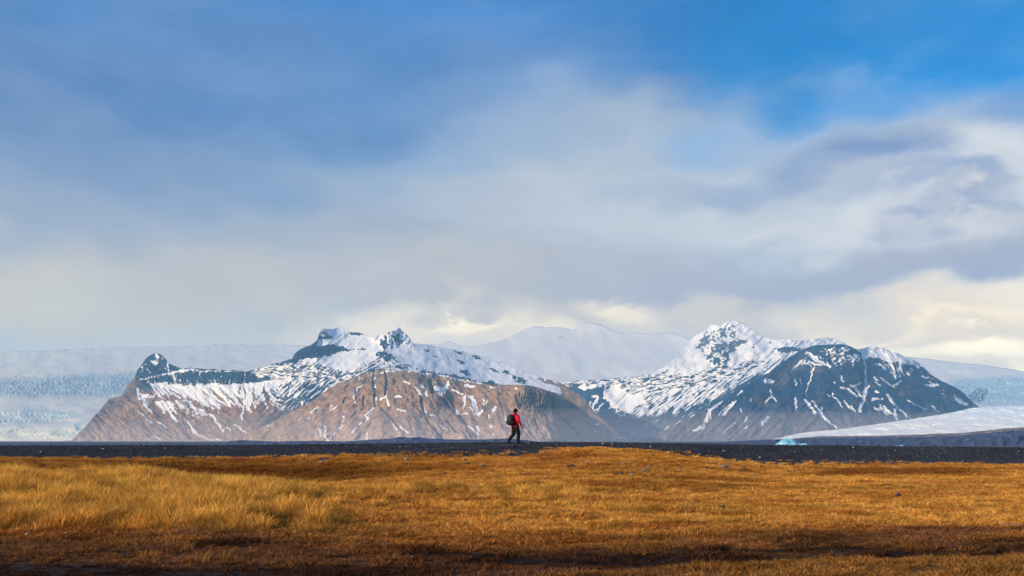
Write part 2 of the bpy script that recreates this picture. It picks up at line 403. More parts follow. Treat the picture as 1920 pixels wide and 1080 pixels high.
m.snow(smooth(815, 790, Y) * smooth(240, 285, X) * smooth(560, 520, X), -.78 + 1.05 * streak(X, Y, 48, 20, 2.4, 6) + .5 * iso2)
m.snow(m.poly([(280, 718), (330, 714), (480, 718), (545, 706), (620, 690), (640, 700), (600, 730), (545, 765), (520, 775), (500, 748), (470, 770), (440, 762), (400, 770), (362, 752), (320, 742), (295, 735)], 5), .42 - 1.1 * np.abs(s_r) * 1.5 + .3 * iso)
m.snow(m.poly([(284, 718), (300, 716), (330, 722), (400, 718), (480, 718), (530, 712), (520, 728), (470, 740), (440, 744), (400, 742), (380, 742), (340, 738), (300, 738)], 3), .75 + .35 * iso - .9 * np.clip(np.abs(s_r) * -1 + .10, 0, 1) * 8 * (s_h > -2))
m.snow(m.poly([(258, 722), (300, 745), (350, 752), (392, 775), (380, 790), (330, 770), (310, 778), (292, 756), (270, 742)], 4), .2 - 1.5 * np.abs(s_r2) + .45 * iso)
w = m.poly([(545, 700), (625, 688), (700, 690), (620, 735), (560, 770), (470, 812), (535, 765), (530, 735)], 7); m.snow(w, -.12 + 1.0 * s_l + .35 * iso - .5 * smooth(735, 800, Y)); m.slope(w, 36)
w = m.poly([(330, 694), (480, 690), (500, 685), (560, 676), (620, 690), (618, 705), (560, 716), (500, 712), (470, 702), (330, 710)], 5); m.snow(w, .18 + 1.25 * s_h + .4 * iso); m.slope(w, 48); m.Rl += w * s_h * -14
# cliff band with its ribs
w = m.poly([(258, 712), (290, 702), (345, 697), (440, 696), (470, 699), (482, 706), (470, 716), (440, 722), (400, 720), (345, 722), (300, 716), (262, 722)], 3)
m.snow(w, -.55 + .9 * s_v + .35 * iso); m.slope(w, 66); m.Rl += w * s_v * 22
m.snow(m.line([(263, 712), (290, 706), (318, 699), (345, 695), (362, 692)], 1.8), .9)
m.snow(m.line([(322, 700, 3), (328, 712, 2), (330, 724, 3)], 2), .7); m.snow(m.line([(340, 692, 2.5), (320, 698, 5)], 3), .7)
w = m.poly([(255, 700), (270, 672), (290, 660), (312, 662), (318, 682), (345, 692), (318, 697), (262, 710)], 2)
m.snow(w, -.45 + .8 * iso + .5 * iso2); m.slope(w, 60); m.Rl += w * (fbm(X / 10, Y / 10, 3, 3) * 30)
m.snow(m.line([(293, 664, 3), (296, 674, 3), (289, 682, 3)], 2), .8); m.snow(m.line([(314, 680, 1.5), (316, 697, 2)], 2), .8)
# snowy upper part
w = m.poly([(560, 676), (640, 660), (600, 655), (590, 640), (598, 610), (650, 606), (700, 625), (790, 636), (900, 655), (1070, 712), (1130, 770), (1060, 740), (960, 725), (880, 712), (800, 700), (740, 690), (700, 688), (640, 695), (600, 685)], 4)
m.snow(w, .85 + .45 * iso + .35 * s_l2); m.slope(w, 29); m.Rl *= (1 - .55 * w)
m.snow(m.poly([(598, 626), (620, 640), (690, 640), (700, 634), (680, 626), (650, 624)], 3) * .8, .45 + .9 * s_h + .3 * iso)
w = m.poly([(699, 638), (712, 625), (748, 608), (772, 636), (775, 652), (768, 652), (755, 645), (735, 655), (722, 650)], 3)
m.snow(w, .28 + 1.0 * iso + .3 * s_v); m.slope(w, 52); m.Rl += w * (fbm(X / 7, Y / 7, 6, 4) * 26)
m.snow(m.poly([(738, 628), (748, 626), (752, 640), (747, 648), (740, 640)], 2) * .8, -.6 + iso)
# summit cliffs
for pts in ([(549, 671), (556, 660), (563, 652), (578, 654), (598, 651), (615, 646), (632, 648), (650, 652), (664, 655), (652, 658), (636, 658), (615, 665), (588, 671), (562, 673)],
            [(597, 631), (620, 629), (621, 633), (598, 637)], [(576, 650), (580, 640), (584, 649)], [(588, 645), (594, 632), (596, 645)], [(600, 620), (614, 622), (618, 626), (599, 628)],
            [(674, 652), (687, 654), (684, 657), (672, 656)], [(652, 625), (672, 622), (684, 627), (668, 628)]):
    w = m.poly(pts, 1.6); m.snow(w, -1.3 + .5 * iso); m.slope(w, 74); m.Rl += w * (8 + s_v * 10)
w = m.poly([(704, 632), (722, 640), (724, 655), (732, 665), (745, 672), (790, 690), (850, 702), (900, 714), (840, 706), (760, 700), (720, 694), (660, 712), (600, 745), (640, 700), (700, 672), (716, 655)], 6)
sx = np.where(X < 722, s_l2, streak(X, Y, 26, 26, 2.6, 4)); m.snow(w, .05 + 1.1 * sx + .4 * iso); m.Rl += w * 22
for pts in ([(722, 636), (728, 648), (722, 658), (714, 652), (712, 642)], [(716, 657), (734, 664), (742, 672), (724, 676), (706, 668)], [(850, 657), (864, 660), (872, 668), (858, 664)], [(805, 664), (824, 669), (820, 672), (808, 669)],
            [(882, 662), (900, 668), (908, 676), (890, 672)], [(862, 692), (882, 696), (876, 704), (860, 698)], [(915, 688), (930, 692), (938, 700), (922, 697)], [(943, 690), (956, 697), (960, 703), (946, 701)],
            [(915, 712), (930, 716), (926, 722), (912, 720)], [(957, 700), (985, 712), (990, 722), (962, 715)], [(1000, 706), (1030, 712), (1052, 724), (1030, 722)], [(795, 655), (806, 657), (804, 661), (796, 659)],
            [(855, 675), (874, 678), (872, 683), (858, 681)], [(822, 700), (858, 704), (880, 714), (850, 710)], [(870, 697), (884, 702), (880, 706), (868, 703)]):
    m.snow(m.poly(pts, 2.0) * .95, -.55 + 1.0 * iso + .4 * s_l2)
# valley side behind the brown hill
w = m.poly([(1040, 712), (1070, 722), (1110, 740), (1180, 828), (1060, 828), (1060, 745)], 4); m.snow(w, -.7 + .8 * s_r)
m.strokes([[(290, 724, 5), (302, 744, 2.5)], [(300, 724, 4), (318, 744, 1.2)], [(310, 725, 4), (338, 746, 1.3)], [(328, 728, 4), (348, 744, 2)], [(340, 732, 3), (362, 745, 2), (384, 760, 1.3)], [(355, 728, 5), (375, 748, 3.2), (390, 761, 1.4)], [(368, 726, 5), (395, 755, 2.6), (412, 767, 1.5)],
           [(384, 726, 5), (400, 745, 3), (430, 762, 1.3)], [(402, 724, 5), (420, 745, 3), (432, 762, 1.6)], [(415, 726, 4), (438, 745, 2.4), (447, 761, 1.2)], [(434, 726, 5), (440, 745, 3.4), (448, 762, 1.5)], [(447, 726, 5), (459, 745, 4), (466, 765, 2.6), (471, 773, 1.2)], [(478, 726, 4), (469, 748, 3.4), (466, 762, 2.6)],
           [(476, 724, 4), (490, 745, 2.5), (502, 765, 1.5)], [(490, 722, 5), (510, 742, 3), (520, 752, 2)], [(540, 716, 5), (524, 735, 4), (512, 748, 2)], [(560, 712, 3.5), (548, 730, 3), (540, 742, 1.5)], [(295, 755, 4), (310, 770, 1.5)], [(305, 755, 3), (320, 775, 1.2)], [(315, 755, 3.5), (328, 772, 2), (332, 777, 1.2)], [(330, 752, 3), (346, 766, 1.2)],
           [(348, 750, 2), (365, 764, 2.4), (380, 776, 1.6)], [(260, 744, 2), (276, 742, 3), (290, 744, 2.5)], [(378, 770, 1.4), (386, 778, 2)], [(440, 795, 1.2), (462, 812, 2.2)]], 1.25, -6)
for pts in ([(291, 727, 1), (302, 741, 1.6), (306, 746, 1)], [(304, 726, .8), (322, 742, 1.6), (332, 748, 1)], [(318, 729, 1), (330, 738, 2), (344, 748, 1)], [(374, 728, 1), (382, 736, 2.6), (392, 744, 1)], [(392, 728, 1), (402, 738, 3), (416, 750, 2.4), (426, 758, 1)], [(411, 728, 1), (424, 742, 2), (440, 754, 1.4)], [(437, 736, 1), (446, 748, 1.8), (455, 760, 2)], [(450, 726, 1.6), (449, 738, 2.2)], [(456, 724, 1), (460, 738, 2.4), (459, 748, 1)],
            [(476, 728, 1), (474, 744, 3), (474, 762, 5), (480, 772, 4)], [(496, 720, 1), (494, 732, 3), (502, 744, 3.5)], [(508, 735, 1), (520, 746, 3)], [(530, 728, 2), (536, 722, 3)], [(270, 735, 3), (284, 738, 4)], [(284, 748, 2), (300, 751, 1.5), (330, 748, 1.5)]):
    m.snow(m.line(pts, 2.0, .5) * .95, -1.0)
m.strokes([[(258, 728, 2), (262, 745, 4), (272, 757, 3), (283, 775, 2)], [(265, 745, 3), (278, 758, 2)], [(350, 790, 1), (358, 800, 2.5), (360, 806, 3), (372, 815, 2), (380, 819, 1.2)], [(256, 770, 1), (272, 782, 1.5), (282, 794, 1)],
           [(300, 758, 2), (309, 775, 3), (298, 760, 2)], [(320, 775, 2), (330, 790, 3.5), (322, 780, 2)], [(392, 776, 1.5), (405, 790, 2), (418, 808, 2)], [(286, 815, 1), (300, 825, 1.5)], [(455, 765, 2), (452, 785, 2)], [(470, 745, 2), (478, 765, 2.5)],
           [(380, 820, 1), (402, 828, 2)], [(400, 822, 1), (420, 828, 1.5)], [(297, 792, 1), (312, 800, 1.5)], [(425, 800, 2.5), (432, 808, 1.5)], [(350, 800, 2), (345, 790, 1.5)]])
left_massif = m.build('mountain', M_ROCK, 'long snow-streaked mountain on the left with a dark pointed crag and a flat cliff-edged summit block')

# --- brown hill in front of it
def d_hill(px): return np.interp(px, [400, 620, 760, 870, 960, 1030, 1100, 1190], [8100, 7300, 6850, 6950, 6750, 6850, 7300, 7900])
m = Massif([(395, 828), (430, 824), (500, 797), (560, 765), (590, 750), (620, 726), (650, 712), (680, 701), (712, 692), (740, 691), (770, 696), (800, 699), (840, 705), (880, 713), (920, 722), (960, 722), (985, 721),
            (1010, 726), (1035, 736), (1055, 746), (1075, 757), (1090, 768), (1110, 785), (1120, 800), (1145, 815), (1175, 825), (1200, 827.5)], d_hill, seed=3, jag=1.2)
X, Y = m.X, m.Y
m.paint(np.ones_like(X), (.33, .195, .12))
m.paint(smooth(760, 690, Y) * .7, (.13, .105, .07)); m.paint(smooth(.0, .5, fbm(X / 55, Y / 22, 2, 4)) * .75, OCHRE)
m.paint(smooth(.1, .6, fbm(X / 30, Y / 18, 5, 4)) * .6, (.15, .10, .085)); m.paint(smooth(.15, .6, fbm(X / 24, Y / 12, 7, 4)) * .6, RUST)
m.paint(smooth(775, 830, Y) * .6, HAZE_PINK); m.paint(smooth(620, 500, X) * .6, (.36, .215, .095))  # haze along the hill foot painted into the slope colour
m.paint(m.poly([(1000, 722), (1100, 770), (1125, 805), (1060, 750), (985, 735)], 6) * .6, (.12, .10, .075))
iso = fbm(X / 6, Y / 5, 9, 4); iso2 = fbm(X / 16, Y / 12, 2, 4); s_v = streak(X, Y, 86, 22, 2.6, 1); s_l = streak(X, Y, -40, 24, 3.2, 5); s_r = streak(X, Y, 46, 24, 3.0, 3)
side = smooth(700, 780, X)
m.Rl = (s_l * (1 - side) + s_r * side) * 6 + (streak(X, Y, -46, 60, 9, 2) * (1 - side) + streak(X, Y, 52, 60, 9, 2) * side) * 17 + iso2 * 8 + fbm(X / 45, Y / 60, 6, 3) * 60
m.snow(np.ones_like(X), -1.0 + .55 * (s_l * (1 - side) + s_r * side) + .62 * iso)
m.snow(m.poly([(600, 755), (700, 690), (860, 700), (830, 722), (700, 715), (640, 735)], 6) * .9, -.62 + .9 * (s_l * (1 - side) + s_r * side) + .5 * iso)
m.snow(m.poly([(640, 722), (690, 700), (760, 688), (900, 712), (960, 722), (900, 722), (830, 708), (760, 698), (700, 703)], 3), .0 + .9 * streak(X, Y, 24, 20, 2.2, 3) * side + .9 * streak(X, Y, -26, 20, 2.2, 3) * (1 - side))
# columnar cliff
w = m.poly([(955, 745), (985, 728), (1020, 735), (1050, 750), (1062, 772), (1030, 775), (980, 768)], 4); m.slope(w, 70); m.Rl += w * s_v * 30; m.paint(w * .55, (.20, .165, .11)); m.paint(w * smooth(.0, .3, -s_v) * .7, (.07, .08, .1))
w = m.poly([(700, 692), (800, 715), (850, 740), (800, 770), (740, 765), (690, 760), (640, 745)], 8); m.slope(w, 40); m.Rl += w * streak(X, Y, 85, 30, 7, 4) * 10
m.gullies([[(701, 694, 2.5), (702, 720, 4), (704, 745, 3.5), (703, 762, 2)], [(722, 698, 2), (726, 715, 3), (722, 740, 2)], [(682, 740, 1.5), (680, 760, 2)], [(790, 745, 2), (794, 770, 3.5), (800, 785, 2.5)], [(828, 745, 2), (846, 765, 3), (864, 785, 2.5), (875, 800, 2), (885, 820, 2)],
           [(840, 745, 1.5), (852, 765, 2), (870, 790, 2)], [(860, 778, 2), (880, 800, 2.5), (896, 818, 2)], [(1035, 745, 3), (1037, 765, 3)], [(970, 748, 3), (975, 765, 3)], [(806, 715, 5), (812, 735, 4)], [(800, 788, 2), (815, 805, 2), (828, 820, 1.5)],
           [(1045, 775, 1.5), (1070, 800, 2), (1085, 815, 1.5)], [(1000, 780, 1.5), (1010, 805, 2)], [(648, 745, 2), (645, 755, 2)], [(838, 790, 1.5), (855, 810, 2)], [(715, 765, 2), (735, 785, 1.5), (750, 805, 1.5)]])
m.strokes([[(582, 773, 1.3), (596, 764, 2)], [(606, 774, 1), (622, 760, 1.2)], [(620, 770, 1.5), (632, 762, 1.2)], [(560, 786, 1.2), (564, 782, 1)], [(576, 786, 1), (580, 782, 1.2)], [(661, 745, 2), (664, 752, 1.8), (667, 755, 1.5)], [(664, 742, 1.2), (670, 728, 1.5), (680, 722, 1.2)],
           [(702, 700, 1.2), (702, 716, 1.5), (704, 726, 2.4)], [(705, 745, 2), (705, 758, 2)], [(703, 760, 2.2), (693, 771, 1.6), (687, 776, 2), (686, 790, 1.5)], [(700, 765, 1), (690, 780, 1.5), (685, 792, 1.5)], [(711, 750, 2), (720, 746, 1.8), (723, 740, 1.2)], [(724, 740, 1.2), (725, 752, 2), (730, 760, 2.5)],
           [(643, 780, 3), (645, 782, 2)], [(643, 785, 1.2), (643, 792, 1.5)], [(637, 805, 2), (640, 798, 1.5)], [(595, 804, 2), (601, 812, 2.5), (602, 817, 2)], [(610, 800, 2), (609, 812, 2.5), (608, 818, 3), (614, 826, 2.2)], [(627, 812, 2), (626, 818, 2), (623, 827, 1.5)],
           [(657, 812, 1.2), (668, 802, 2)], [(672, 796, 1.5), (678, 792, 1.5)], [(735, 795, 1.2), (745, 806, 1.5)], [(750, 800, 2), (758, 807, 2), (766, 813, 1.5)], [(687, 812, 1.5), (688, 822, 3)], [(778, 726, 2), (784, 736, 3), (790, 742, 2), (794, 760, 1.8), (798, 772, 2)],
           [(786, 720, 2.4), (796, 728, 1.8), (800, 742, 2.4)], [(758, 715, 2), (768, 720, 2)], [(818, 727, 6), (830, 732, 6.5), (838, 722, 4), (841, 712, 2)], [(822, 737, 1.5), (828, 742, 2)], [(848, 731, 3), (858, 735, 3), (866, 740, 2)],
           [(872, 722, 3), (880, 725, 4), (888, 725, 2)], [(870, 745, 3), (872, 755, 2), (868, 765, 1.5)], [(876, 742, 3), (884, 746, 4), (888, 755, 5), (892, 765, 4), (894, 773, 2)], [(882, 764, 2), (887, 770, 1.5)], [(890, 776, 3), (898, 778, 3), (903, 770, 3)], [(904, 758, 1.5), (907, 750, 2)],
           [(908, 760, 1.5), (912, 754, 2)], [(925, 772, 2), (928, 765, 3.2)], [(854, 768, 2), (856, 774, 2.5), (860, 777, 2)], [(866, 776, 2), (875, 775, 2)], [(805, 777, 1.5), (812, 778, 2), (818, 784, 1.8)], [(823, 794, 1.5), (828, 800, 3), (832, 805, 1.8)], [(837, 808, 1.2), (841, 813, 1.2)],
           [(874, 798, 2), (882, 802, 2), (890, 812, 3), (895, 820, 2)], [(893, 800, 3), (895, 808, 5), (896, 818, 3)], [(919, 799, 2), (921, 802, 2)], [(945, 776, 2), (949, 790, 2), (952, 800, 3)], [(922, 810, 1), (925, 818, 1)], [(917, 783, 2.5), (916, 778, 2)], [(965, 728, 1.6), (968, 729, 1.6)], [(920, 726, 2), (928, 727, 1)], [(740, 744, 2), (752, 744, 2.5)],
           [(745, 768, 2), (760, 771, 2)], [(820, 700, 1.4), (835, 705, 1.8)], [(1150, 818, 1.5), (1162, 820, 1.5)], [(1130, 810, 1.2), (1135, 811, 1.2)], [(1020, 770, 1.2), (1023, 775, 1)], [(500, 800, 1), (510, 795, 1)]])
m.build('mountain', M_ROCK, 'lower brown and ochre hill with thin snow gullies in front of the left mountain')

# --- right massif: snow peak and cirque
def d_r2(px): return np.interp(px, [1030, 1150, 1250, 1350, 1450, 1600], [11000, 10600, 10200, 9800, 9600, 9800])
m = Massif([(1020, 724), (1060, 717), (1090, 713), (1140, 711), (1170, 708), (1200, 705), (1225, 698), (1245, 688), (1265, 672), (1285, 652), (1297, 636), (1304, 628), (1315, 624), (1327, 617), (1334, 609), (1352, 611), (1362, 604), (1378, 601), (1392, 606),
            (1406, 613), (1412, 621), (1424, 630), (1438, 633), (1462, 637), (1482, 636), (1488, 639), (1510, 638), (1530, 635), (1552, 633), (1572, 638), (1588, 645), (1604, 655), (1640, 700), (1680, 760)], d_r2, seed=5, jag=1.1)
X, Y = m.X, m.Y
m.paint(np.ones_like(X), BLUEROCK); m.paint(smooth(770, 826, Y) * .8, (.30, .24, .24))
iso = fbm(X / 6, Y / 5, 9, 4); iso2 = fbm(X / 18, Y / 12, 2, 4); s_l = streak(X, Y, -38, 28, 2.8, 5); s_l3 = streak(X, Y, -55, 24, 2.8, 6); s_h = streak(X, Y, 4, 18, 2.0, 7); s_v = streak(X, Y, 86, 22, 2.8, 1)
m.Rl = s_l * 7 + streak(X, Y, -40, 60, 9, 2) * 26 + iso2 * 12 + fbm(X / 50, Y / 50, 6, 3) * 70
m.snow(np.ones_like(X), .95 + .4 * iso)
m.snow(m.poly([(1010, 712), (1420, 690), (1470, 660), (1480, 690), (1380, 740), (1330, 770), (1240, 800), (1180, 840), (1020, 840)], 8), .18 + 1.0 * s_l + .45 * iso)
w = m.poly([(1050, 712), (1130, 708), (1290, 698), (1420, 672), (1450, 680), (1330, 722), (1180, 742), (1070, 730)], 5); m.snow(w, .12 + 1.2 * streak(X, Y, -10, 20, 2.6, 7) + .5 * iso); m.slope(w, 46); m.Rl += w * -16 * s_h
m.snow(m.poly([(1040, 735), (1080, 720), (1132, 728), (1134, 748), (1160, 772), (1200, 782), (1240, 780), (1300, 766), (1250, 800), (1200, 830), (1000, 840)], 5), -.72 + .55 * s_l + .7 * fbm(X / 8, Y / 8, 3, 3))
w = m.poly([(1084, 736), (1108, 730), (1131, 722), (1132, 746), (1110, 748), (1090, 744)], 2.5); m.snow(w, -1.2); m.slope(w, 66)
m.snow(m.poly([(1134, 745), (1140, 732), (1158, 720), (1170, 735), (1186, 742), (1215, 736), (1200, 758), (1180, 764), (1142, 767), (1148, 752)], 3), .8 + .5 * iso)
m.snow(m.poly([(1085, 724), (1130, 720), (1118, 727), (1090, 732)], 2), .6 + .4 * iso)
m.snow(m.poly([(1220, 788), (1330, 752), (1420, 700), (1440, 706), (1380, 750), (1320, 790), (1230, 828), (1160, 830)], 8) * .9, -.55 + 1.0 * s_l)
m.strokes([[(1111, 745, 2.5), (1120, 743, 3), (1115, 756, 1.8), (1110, 768, 1.8), (1108, 776, 4)], [(1104, 775, 3), (1116, 775, 3)], [(1112, 772, 1.2), (1122, 765, 1.5), (1130, 758, 1.2)], [(1092, 754, 2.5), (1095, 756, 2)], [(1134, 715, 1.5), (1133, 740, 1.2), (1133, 748, 1.5)],
           [(1173, 714, 1.5), (1179, 728, 1.5), (1183, 745, 1.5)], [(1158, 776, 1.5), (1164, 780, 2)], [(1155, 770, 1.8), (1158, 771, 1.5)], [(1105, 750, 1), (1108, 764, 1)]])
for pts in ([(1304, 652), (1312, 640), (1324, 630), (1330, 634), (1325, 645), (1312, 653)], [(1335, 640), (1340, 630), (1342, 638)], [(1348, 620), (1352, 614), (1356, 619)], [(1350, 630), (1356, 624), (1362, 628), (1356, 633)], [(1368, 616), (1372, 610), (1374, 620)],
            [(1338, 660), (1345, 646), (1358, 640), (1360, 654), (1346, 664)], [(1360, 650), (1374, 642), (1378, 650), (1366, 656)], [(1372, 650), (1388, 634), (1400, 640), (1380, 650)], [(1347, 668), (1372, 655), (1380, 655), (1360, 668)], [(1330, 678), (1345, 672), (1352, 676), (1340, 683)], [(1355, 682), (1362, 672), (1372, 672), (1362, 683)],
            [(1326, 672), (1334, 664), (1340, 668)], [(1404, 655), (1410, 647), (1414, 650)], [(1434, 645), (1444, 640), (1448, 643)], [(1452, 656), (1470, 652), (1490, 652), (1478, 660), (1462, 658)], [(1240, 700), (1248, 694), (1256, 688), (1250, 697)], [(1365, 628), (1374, 622), (1372, 634)],
            [(1450, 654), (1500, 650), (1510, 656), (1470, 662)], [(1265, 690), (1268, 687), (1268, 692)]):
    w = m.poly(pts, 2.2); m.snow(w, -.75 + 1.15 * iso + .2); m.slope(w, 55); m.Rl += w * 8
w = m.poly([(1300, 655), (1318, 622), (1345, 612), (1378, 606), (1385, 640), (1402, 640), (1370, 668), (1362, 690), (1328, 688), (1320, 665)], 6); m.S = np.where(m.S > 0, m.S - w * (.72 + .0 * iso) + w * .75 * iso, m.S); m.Rl += w * fbm(X / 9, Y / 9, 3, 4) * 22
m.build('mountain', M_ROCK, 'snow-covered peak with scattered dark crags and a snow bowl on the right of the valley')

# --- right massif: dark front
def d_r1(px): return np.interp(px, [1180, 1300, 1400, 1500, 1610, 1700, 1850, 1960], [8100, 7950, 7850, 7850, 7900, 8200, 9000, 9600])
m = Massif([(1165, 827.8), (1215, 820), (1260, 800), (1300, 780), (1350, 754), (1380, 735), (1410, 716), (1440, 700), (1456, 686), (1480, 670), (1495, 660), (1512, 652), (1530, 647), (1560, 646), (1585, 646), (1600, 652), (1608, 655), (1625, 651), (1640, 650),
            (1660, 654), (1690, 665), (1712, 675), (1728, 684), (1745, 702), (1765, 714), (1790, 725), (1808, 738), (1820, 750), (1834, 762), (1850, 790), (1870, 827)], d_r1, seed=7, jag=1.2)
X, Y = m.X, m.Y
m.paint(np.ones_like(X), (.008, .040, .10)); m.paint(smooth(745, 822, Y) * .9, (.17, .15, .17)); m.paint(smooth(.1, .6, fbm(X / 40, Y / 22, 4, 4)) * .6, (.12, .085, .085))  # cloud shade on this mountain is put into its dark blue rock colour
m.paint(smooth(.2, .6, fbm(X / 25, Y / 14, 2, 4)) * smooth(760, 800, Y) * .6, (.26, .17, .12)); m.paint(m.poly([(1460, 700), (1520, 655), (1510, 690), (1440, 730)], 8) * .6, (.10, .085, .07))
iso = fbm(X / 6, Y / 5, 9, 4); iso2 = fbm(X / 18, Y / 12, 2, 4); s_l = streak(X, Y, -42, 26, 2.8, 5); s_r = streak(X, Y, 40, 26, 2.8, 3); s_v = streak(X, Y, 84, 22, 3, 1)
side = smooth(1500, 1580, X); st = s_l * (1 - side) + s_r * side
m.Rl = st * 6 + (streak(X, Y, -44, 60, 9, 2) * (1 - side) + streak(X, Y, 44, 60, 9, 2) * side) * 26 + iso2 * 10 + fbm(X / 50, Y / 60, 6, 3) * 70
m.snow(np.ones_like(X), -.98 + .62 * st + .6 * iso)
m.snow(m.poly([(1160, 830), (1420, 718), (1440, 735), (1360, 790), (1280, 830)], 8) * .8, -.85 + .85 * s_l + .4 * iso)
w = m.poly([(1545, 652), (1590, 648), (1612, 665), (1618, 680), (1590, 690), (1560, 686), (1540, 668)], 6); m.snow(w, -.12 + .95 * s_l + .7 * iso); m.slope(w, 46)
w = m.poly([(1500, 668), (1520, 655), (1545, 652), (1560, 686), (1530, 690), (1500, 690)], 6); m.snow(w, -.4 + .9 * s_r + .5 * iso)
w = m.poly([(1606, 655), (1622, 648), (1645, 646), (1700, 665), (1735, 688), (1720, 690), (1690, 680), (1660, 678), (1640, 670), (1622, 674)], 3); m.snow(w, .85 + .35 * s_r); m.slope(w, 28)
w = m.poly([(1622, 672), (1650, 678), (1690, 680), (1725, 690), (1700, 706), (1680, 712), (1650, 690)], 5); m.snow(w, -.1 + 1.1 * streak(X, Y, 48, 18, 2.6, 6)); m.slope(w, 45)
m.snow(m.poly([(1700, 680), (1740, 700), (1800, 730), (1836, 764), (1800, 772), (1760, 740)], 5) * .8, -.55 + 1.1 * streak(X, Y, 32, 20, 2.4, 3) + .4 * iso)
w = m.poly([(1520, 690), (1600, 690), (1622, 710), (1615, 725), (1540, 735)], 8); m.slope(w, 50)
m.gullies([[(1619, 676, 3), (1624, 700, 4), (1624, 722, 3)], [(1521, 700, 2), (1514, 720, 2.5), (1509, 745, 2)], [(1535, 650, 2), (1532, 664, 2)], [(1554, 660, 2), (1558, 680, 2)]], -26, (.035, .045, .07), .7)
m.strokes([[(1619, 668, 2.2), (1622, 685, 2.2), (1623, 700, 2), (1624, 717, 2), (1626, 722, 3)], [(1626, 722, 4.5), (1623, 735, 5), (1620, 743, 3), (1619, 752, 2.2), (1613, 762, 4.5), (1612, 770, 3)], [(1596, 724, 2.5), (1604, 726, 2.5), (1610, 738, 3), (1618, 745, 3)], [(1597, 725, 2), (1613, 719, 1.6)], [(1576, 727, 1.8), (1590, 729, 2), (1600, 738, 2.4), (1606, 743, 1.6)],
           [(1524, 692, 3), (1525, 690, 3), (1520, 710, 1.6), (1516, 720, 1.5), (1512, 735, 1.5), (1509, 744, 1)], [(1482, 697, 1.2), (1500, 680, 3), (1506, 676, 2.6)], [(1488, 694, 1), (1510, 678, 1.4)], [(1512, 660, 1.6), (1525, 668, 2.2), (1540, 680, 2.6), (1556, 688, 2.2)], [(1515, 678, 1.2), (1530, 684, 2), (1545, 684, 1.5)],
           [(1490, 710, 1.6), (1493, 722, 1.8)], [(1498, 710, 1.5), (1502, 720, 1.3)], [(1490, 748, 3), (1492, 756, 2.4), (1492, 770, 2.4)], [(1509, 750, 3), (1515, 756, 4), (1521, 765, 3), (1530, 775, 1.5)], [(1524, 752, 2), (1530, 762, 2.2), (1538, 775, 2), (1550, 788, 2), (1568, 802, 2)], [(1540, 766, 3), (1536, 774, 2)], [(1538, 775, 3), (1548, 785, 2.6)],
           [(1440, 782, 1.5), (1430, 792, 2.5), (1426, 800, 2)], [(1396, 790, 1.6), (1400, 780, 1.2)], [(1375, 818, 1), (1400, 800, 1.6)], [(1356, 812, 1), (1378, 792, 1.6)], [(1330, 770, 3), (1345, 760, 3), (1352, 752, 2.5)], [(1332, 785, 2), (1330, 772, 2.5), (1318, 800, 3)], [(1300, 808, 3), (1318, 800, 3)], [(1355, 778, 1.6), (1380, 752, 2.4)], [(1345, 778, 1.6), (1374, 755, 1.4)],
           [(1436, 755, 1.6), (1446, 742, 2), (1456, 752, 2)], [(1447, 738, 1.8), (1445, 730, 1.2)], [(1390, 775, 1.5), (1388, 766, 1)], [(1651, 708, 1), (1676, 727, 1.4)], [(1640, 716, 1), (1652, 724, 1.2)], [(1640, 708, 2), (1645, 714, 1)], [(1680, 722, 3), (1684, 718, 2.4), (1691, 714, 1.6)], [(1662, 740, 3), (1670, 750, 3.5), (1678, 760, 2), (1690, 770, 2), (1700, 780, 3), (1708, 786, 2)],
           [(1636, 749, 3), (1642, 748, 2), (1656, 748, 1.5)], [(1642, 734, 2.4), (1645, 735, 2.4)], [(1640, 765, 2.6), (1652, 767, 2.6), (1664, 777, 2)], [(1656, 762, 3.2), (1668, 775, 2.5)], [(1678, 766, 1.6), (1677, 776, 3), (1682, 788, 2)], [(1550, 738, 2.4), (1556, 744, 1.5)], [(1560, 738, 1.2), (1580, 763, 1.2)], [(1584, 752, 1.8), (1592, 764, 1.8), (1600, 770, 1.2)], [(1596, 762, 1.8), (1604, 772, 1.4)],
           [(1576, 705, 2), (1580, 716, 1.6)], [(1565, 716, 2), (1566, 718, 2)], [(1735, 722, 1.5), (1744, 722, 3), (1760, 722, 2.2)], [(1742, 715, 1.4), (1750, 722, 2.2)], [(1730, 705, 2), (1738, 709, 2)], [(1790, 745, 3), (1800, 755, 4), (1812, 757, 2.6)], [(1664, 675, 1.3), (1674, 690, 1.3), (1679, 708, 1)], [(1687, 683, 1.2), (1690, 696, 1)], [(1720, 785, 1.5), (1726, 783, 2)],
           [(1745, 760, 1.2), (1760, 772, 1.4)], [(1700, 750, 1.2), (1735, 768, 1.2)], [(1436, 716, 4, ), (1444, 714, 4)], [(1440, 712, 2), (1450, 716, 3)], [(1383, 740, 2), (1392, 732, 2)], [(1405, 752, 1.5), (1408, 748, 1.5)]])
m.build('mountain', M_ROCK, 'dark blue-grey rounded mountain on the right with a snow cap and thin snow gullies')

